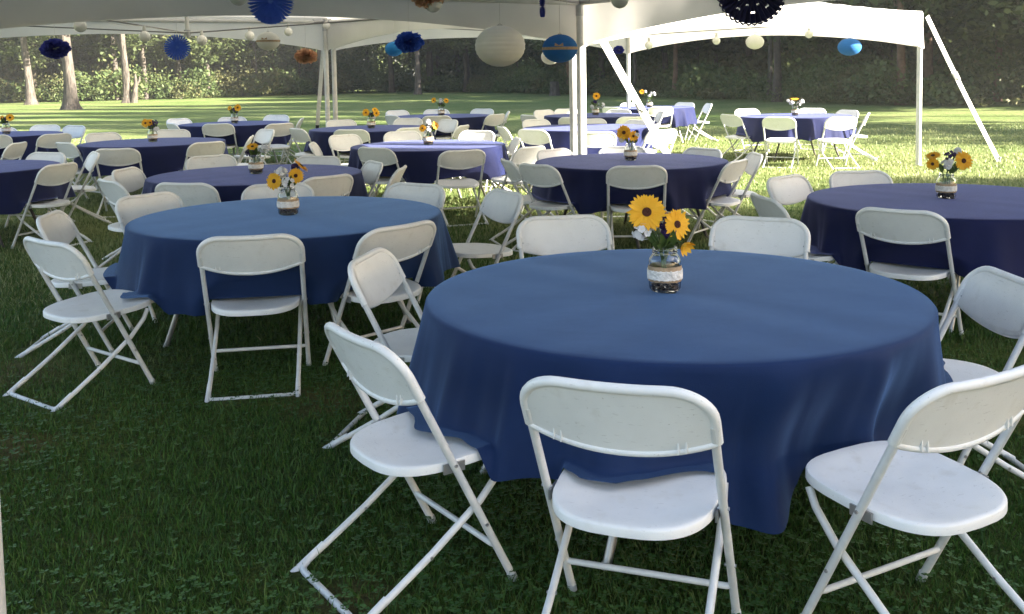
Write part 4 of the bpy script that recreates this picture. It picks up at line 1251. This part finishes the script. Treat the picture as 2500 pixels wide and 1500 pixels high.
tree(-14.86, 77.63, .33, 15, (.0, 0), 'dark trunk directly behind the left tent pole', mat='bark_dark', crown=2, cs=1.2, cz=2)
tree(-7.10, 74.86, .23, 14, (.012, 0), 'pale straight trunk under the royal blue pompom', crown=0, cs=1.1, flare=1.5, cz=1.6)
tree(-10.20, 84.28, .24, 14, (-.01, 0), 'dark slim trunk with a stump at its foot left of the pale straight one', mat='bark_dark', crown=1, cs=1.1, cz=1.5)
tree(-6.99, 85.39, .3, 15, (.01, 0), 'broad shaded trunk behind the pale straight one', mat='bark_dark', crown=2, cs=1.1, cz=1.5)
# forest edge
EDGE = [(-83.2, 57.7), (-49.9, 66.5), (-32.2, 69.3), (-24.4, 73.2), (-16.6, 82.1), (-8.9, 87.6), (-3.3, 79.8), (1.6, 72.6), (8.0, 56.6), (14.1, 41.6), (18.0, 36.4), (22.7, 30.5)]
def edge_pt(s):
    seg = [math.dist(EDGE[i], EDGE[i + 1]) for i in range(len(EDGE) - 1)]
    tot = sum(seg); t = s * tot
    for i, L in enumerate(seg):
        if t <= L or i == len(seg) - 1:
            f = t / L; a, b_ = EDGE[i], EDGE[i + 1]
            d = Vector((b_[0] - a[0], b_[1] - a[1])).normalized()
            return a[0] + (b_[0] - a[0]) * f, a[1] + (b_[1] - a[1]) * f, Vector((-d.y, d.x)) if (-d.y * 0 + d.x * 1) > 0 else Vector((d.y, -d.x))
        t -= L
q = random.Random(5)
k = 0
for i in range(84):
    s_ = (i + .5 + q.uniform(-.4, .4)) / 84
    x, y, nn = edge_pt(s_)
    dep = q.choice([.6, 1.5, 3, 5, 8, 12]) + q.uniform(-.6, 1)
    x += nn.x * dep; y += nn.y * dep
    mt = q.choice(['bark_dark', 'bark_dark', 'bark_red', 'bark'])
    ratio = x / y
    where = 'at the far left edge' if ratio < -.42 else 'behind the three pale left trunks' if ratio < -.3 else 'behind the left tent mast' if ratio < -.2 else 'behind the pole left of centre' if ratio < -.09 else 'behind the big white lantern' if ratio < .02 else 'behind the middle poles' if ratio < .1 else 'behind the sunlit tent' if ratio < .3 else 'behind the blue lantern at right' if ratio < .4 else 'beside the right guy strap'
    bk = {'bark_dark': 'dark', 'bark_red': 'reddish', 'bark': 'pale'}[mt]; nth = 'deep in' if dep > 6 else 'at the edge of'
    tr, ln = q.uniform(.10, .24), q.uniform(-.05, .05)
    sz = 'slim' if tr < .15 else 'stout' if tr > .2 else 'middling'; lw = 'left-leaning' if ln < -.025 else 'right-leaning' if ln > .025 else 'upright'
    tree(x, y, tr, q.uniform(11, 13.5), (ln, q.uniform(-.02, .02)), f'{sz} {lw} {bk} trunk {nth} the wood {where}', mat=mt, crown=i, cs=q.uniform(.95, 1.25), group='trees of the wood behind the lawn', seed=i, flare=1.3, cz=q.uniform(-.8, .6),
         limbs=[(q.uniform(2.5, 4.5), q.uniform(0, 6.28), q.uniform(1.2, 2.6), .05, q.uniform(.2, 1.0))])
# the wood goes on along the lawn's right side, outside the picture, and shades the near ground
SH = []
for q_, s_, H in [(-7, 24, 14), (-3, 22, 14.5), (.5, 24, 15), (3.2, 21, 14), (5.6, 24, 14.5), (6.6, 20.5, 12.5), (-5, 29, 15), (1.5, 29, 15), (5.6, 29, 15), (-10, 26, 14),
                 (4.4, 26, 15.5), (2.0, 20.5, 14), (-1.2, 27, 15.5), (5.8, 32, 17), (3.5, 32, 17), (-8.5, 20, 13), (6.9, 26.5, 15), (7.3, 23, 15), (8.3, 28, 17), (7.2, 19, 12.5),
                 (9.8, 21, 9.2), (11.4, 21.5, 9.2), (12.6, 22.5, 9.2), (21.5, 17, 15), (23.5, 15, 17), (26.3, 14, 18), (29.4, 13, 19), (33.0, 13, 20), (37.2, 13, 20), (41.0, 11, 20)]:
    q_, s_, H = q_ * 1.13, s_ * 1.13, H * 1.13
    x, y = .95 * s_ + .31 * q_, -.31 * s_ + .95 * q_
    tree(x, y, .22, H, (0, 0), 'tall leafy tree at the side of the lawn, outside the picture', mat='bark_dark', crown=int(s_), cs=.95, group='trees along the side of the lawn', seed=int(s_ * 3), flare=1.3)

# undergrowth: bushes and saplings, grown together into one dense mass
q = np.random.default_rng(77)
Cs, Ss = [], []
Ks = []
def bush(x, y, rx, rz, N, leaf, z0=0.0):
    leaf *= q.uniform(.75, 1.45); kind = int(q.random() < .3)
    d = q.normal(size=(N, 3)); d /= np.linalg.norm(d, axis=1, keepdims=True)
    d[:, 2] = np.abs(d[:, 2]) * np.where(q.random(N) < .25, -0.35, 1)
    rr = (0.45 + 0.55 * q.random((N, 1)) ** .6) * (1 + .22 * np.sin(d[:, :1] * 5 + x) * np.cos(d[:, 1:2] * 4 + y))
    c = np.array([x, y, z0 + rz * .32]) + d * rr * np.array([rx, rx, rz * .72])
    c[:, 2] = np.maximum(c[:, 2], .05 + .1 * q.random(N))
    Cs.append(c); Ss.append(np.full(N, leaf)); Ks.append(np.full(N, kind))
for i in range(330):
    s_ = q.random()
    x, y, nn = edge_pt(s_)
    layer = q.choice([0, 1, 2, 3], p=[.34, .28, .22, .16])
    dep = [q.uniform(-.3, 1.5), q.uniform(1.5, 4), q.uniform(4, 8), q.uniform(8, 14)][layer]
    h = [q.uniform(.9, 2.4), q.uniform(1.6, 3.4), q.uniform(2.2, 4.6), q.uniform(3.5, 6.5)][layer]
    if x > -8 and q.random() < .6: h *= .6
    x += nn.x * dep; y += nn.y * dep
    dist = math.hypot(x, y); leaf = (0.10 + dist * .0017) * (1 + .2 * layer)
    rx_ = h * q.uniform(.5, .8) + .4
    N = int(min(1500, 130 * (rx_ * h + rx_ * rx_) ** .9 * (.17 / leaf) ** 1.2)) + 120
    bush(x, y, rx_, h, N, leaf)
# weeds at the foot of the wood
for i in range(220):
    x, y, nn = edge_pt(q.random()); dep = q.uniform(-1.0, .6)
    bush(x + nn.x * dep, y + nn.y * dep, q.uniform(.3, .8), q.uniform(.3, .8), 60, .12)
V, F = leaves_at(np.concatenate(Cs), np.concatenate(Ss), q)
tag(link('undergrowth', np_mesh('undergrowth', V, F, [M['forest_leaf'], M['olive_leaf']], midx=np.concatenate(Ks))), 'dense dark bushes and saplings along the edge of the wood', 'bushes', kind='stuff')
# deep wood behind: big ragged foliage that closes the view
Cs, Ss = [], []
for i in range(420):
    x, y, nn = edge_pt((i + .5) / 420); dep = q.uniform(14, 30)
    h0 = q.uniform(0, 9)
    x += nn.x * dep + q.uniform(-2, 2); y += nn.y * dep
    d = q.normal(size=(330, 3)); d /= np.linalg.norm(d, axis=1, keepdims=True)
    Cs.append(np.array([x, y, h0 + 1.5]) + d * (.4 + .6 * q.random((330, 1))) * np.array([3.4, 3.4, 3.0])); Ss.append(np.full(330, .75))
for i in range(150):
    x = -95 + 160 * (i + .5) / 150 + q.uniform(-1, 1); y = 112 - .25 * abs(x) + q.uniform(-4, 4)
    d = q.normal(size=(260, 3)); d /= np.linalg.norm(d, axis=1, keepdims=True)
    Cs.append(np.array([x, y, q.uniform(2, 12)]) + d * (.4 + .6 * q.random((260, 1))) * np.array([4.2, 3.4, 4.2])); Ss.append(np.full(260, 1.1))
V, F = leaves_at(np.concatenate(Cs), np.concatenate(Ss), q, .8)
V[:, 2] = np.maximum(V[:, 2], 0.02)
tag(link('far_woodland', np_mesh('far_woodland', V, F, M['forest_leaf'])), 'dark mass of foliage deep inside the wood', 'wood', kind='stuff')

# grey stump by the wood
root = empty('tree_stump', (2.83, 64.3, 0)); tag(root, 'short grey tree stump at the foot of the wood beside the middle poles', 'stump')
mb = MB(); mb.lathe([(.42, 0), (.34, .12), (.30, .5), (.29, .88), (.25, .92), (.02, .93)], 14); link('stump_wood', mb.mesh('stump_wood', M['bark']), root)

# ------------------------------------------------------------------ grass blades
q = np.random.default_rng(99)
def blades(N, y0, y1, h, w, pw=1.0):
    u = q.random(N)
    yy = (y0 ** (1 - pw) + u * (y1 ** (1 - pw) - y0 ** (1 - pw))) ** (1 / (1 - pw)) if pw != 1 else y0 * (y1 / y0) ** u
    xx = (q.random(N) * 2 - 1) * (yy * .56 + .7)
    z = gz(xx, yy)
    hh = h * (.55 + .8 * q.random(N)); ww = w * (.7 + .6 * q.random(N))
    a = q.random(N) * 6.283; la = q.random(N) * 6.283; ln = hh * (.15 + .75 * q.random(N))
    s_ = np.stack([np.cos(a), np.sin(a), 0 * a], 1) * ww[:, None] / 2
    b_ = np.stack([xx, yy, z - .004], 1)
    l_ = np.stack([np.cos(la), np.sin(la), 0 * la], 1)
    mid = b_ + l_ * (ln * .35)[:, None] + np.array([0, 0, 1]) * (hh * .6)[:, None]
    tip = b_ + l_ * ln[:, None] + np.array([0, 0, 1]) * hh[:, None]
    V = np.stack([b_ - s_, b_ + s_, mid + s_ * .75, mid - s_ * .75, tip + s_ * .08, tip - s_ * .08], 1).reshape(-1, 3)
    i = np.arange(N)[:, None] * 6
    F = np.concatenate([i + np.array([[0, 1, 2, 3]]), i + np.array([[3, 2, 4, 5]])])   # lower halves, then upper halves
    return V, F
parts = [blades(5000, 2.1, 9, .062, .0035, .2), blades(150000, 2.1, 6.2, .030, .0042, .2), blades(110000, 5.8, 12.3, .042, .008, .4), blades(70000, 11.6, 26, .045, .016, .6)]
Vs, Fs, b_ = [], [], 0
def pressed(V, F):
    c = V.reshape(-1, 6, 3)[:, 0]; keep = np.ones(len(c), bool)
    for a_, b2_, r_ in SPOTS:                                       # worn spots: few blades left
        keep &= ~((np.hypot(c[:, 0] - a_, c[:, 1] - b2_) < r_ * (.7 + .5 * q.random(len(c)))) & (q.random(len(c)) < .5))
    th_ = np.sin(c[:, 0] * 3.1 + 2 * np.sin(c[:, 1] * 1.3)) * np.cos(c[:, 1] * 2.7 + c[:, 0]) + .5 * np.sin(c[:, 0] * 9 + c[:, 1] * 7)
    keep &= ~((th_ > .75) & (q.random(len(c)) < .5))               # thin, trodden places
    for k_ in 'ABCDE':
        for x, y, yaw in CH[k_]:
            rz = R(yaw - 90); dx, dy = c[:, 0] - x, c[:, 1] - y
            lx = dx * math.cos(rz) + dy * math.sin(rz); ly = -dx * math.sin(rz) + dy * math.cos(rz)
            keep &= ~((np.abs(lx) < .25) & (np.abs(ly + .385) < .045) & (q.random(len(c)) < .85))
    n_ = int(keep.sum()); V = V.reshape(-1, 6, 3)[keep].reshape(-1, 3)
    i = np.arange(n_)[:, None] * 6
    return V, np.concatenate([i + np.array([[0, 1, 2, 3]]), i + np.array([[3, 2, 4, 5]])])
mi = []
for V, F in parts:
    V, F = pressed(V, F)
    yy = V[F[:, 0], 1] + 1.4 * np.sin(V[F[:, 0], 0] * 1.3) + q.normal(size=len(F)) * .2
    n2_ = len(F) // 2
    pick = (yy[:n2_] + q.normal(size=n2_) * 1.4 > 9.5).astype(np.int32)  # farther blades take the painted sunlit tone
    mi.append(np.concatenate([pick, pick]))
    Vs.append(V); Fs.append(F + b_); b_ += len(V)
tag(link('grass', np_mesh('grass', np.concatenate(Vs), np.concatenate(Fs), [M['grass'], M['grass_lit_tone']], midx=np.concatenate(mi))), 'short mown grass covering the lawn round the tables', 'grass', kind='stuff')
# clover between the blades
N = 30000
yy = 1.9 * (9 / 1.9) ** q.random(N); xx = (q.random(N) * 2 - 1) * (yy * .56 + .6)
keep = (np.sin(xx * 2.1 + 1) * np.cos(yy * 1.7) + q.normal(size=N) * .6) > .1
xx, yy = xx[keep], yy[keep]; N = len(xx)
zz = gz(xx, yy) + .018 + .02 * q.random(N)
Vs = []
for t in range(3):
    a = q.random(N) * 6.28 if t == 0 else a + 2.09
    d = np.stack([np.cos(a), np.sin(a), .25 + 0 * a], 1); s_ = np.stack([-np.sin(a), np.cos(a), 0 * a], 1); c = np.stack([xx, yy, zz], 1)
    L = (.010 + .007 * q.random(N))[:, None]
    Vs.append(np.stack([c, c + d * L * .6 + s_ * L * .5, c + d * L * 1.15, c + d * L * .6 - s_ * L * .5], 1).reshape(-1, 3))
V = np.concatenate(Vs); F = np.arange(len(V)).reshape(-1, 4)
tag(link('clover', np_mesh('clover', V, F, M['clover'])), 'low clover leaves growing among the grass', 'clover', kind='stuff')

# air volume added to lighten the dark wood, standing in for lens glare
hz = bpy.data.materials.new('glare_veil_air'); hz.use_nodes = True
n = hz.node_tree.nodes; l = hz.node_tree.links
n.remove(n['Principled BSDF'])
pv = n.new('ShaderNodeVolumePrincipled'); pv.inputs['Color'].default_value = (0.95, 0.93, 0.88, 1)
pv.inputs['Density'].default_value = 0.0011; pv.inputs['Anisotropy'].default_value = 0.35
l.new(pv.outputs[0], n['Material Output'].inputs['Volume'])
mb = MB(); mb.box((0, 150, 13.0), (660, 560, 29.0))
tag(link('glare_veil', mb.mesh('glare_veil', hz, smooth=False)), kind='stuff')
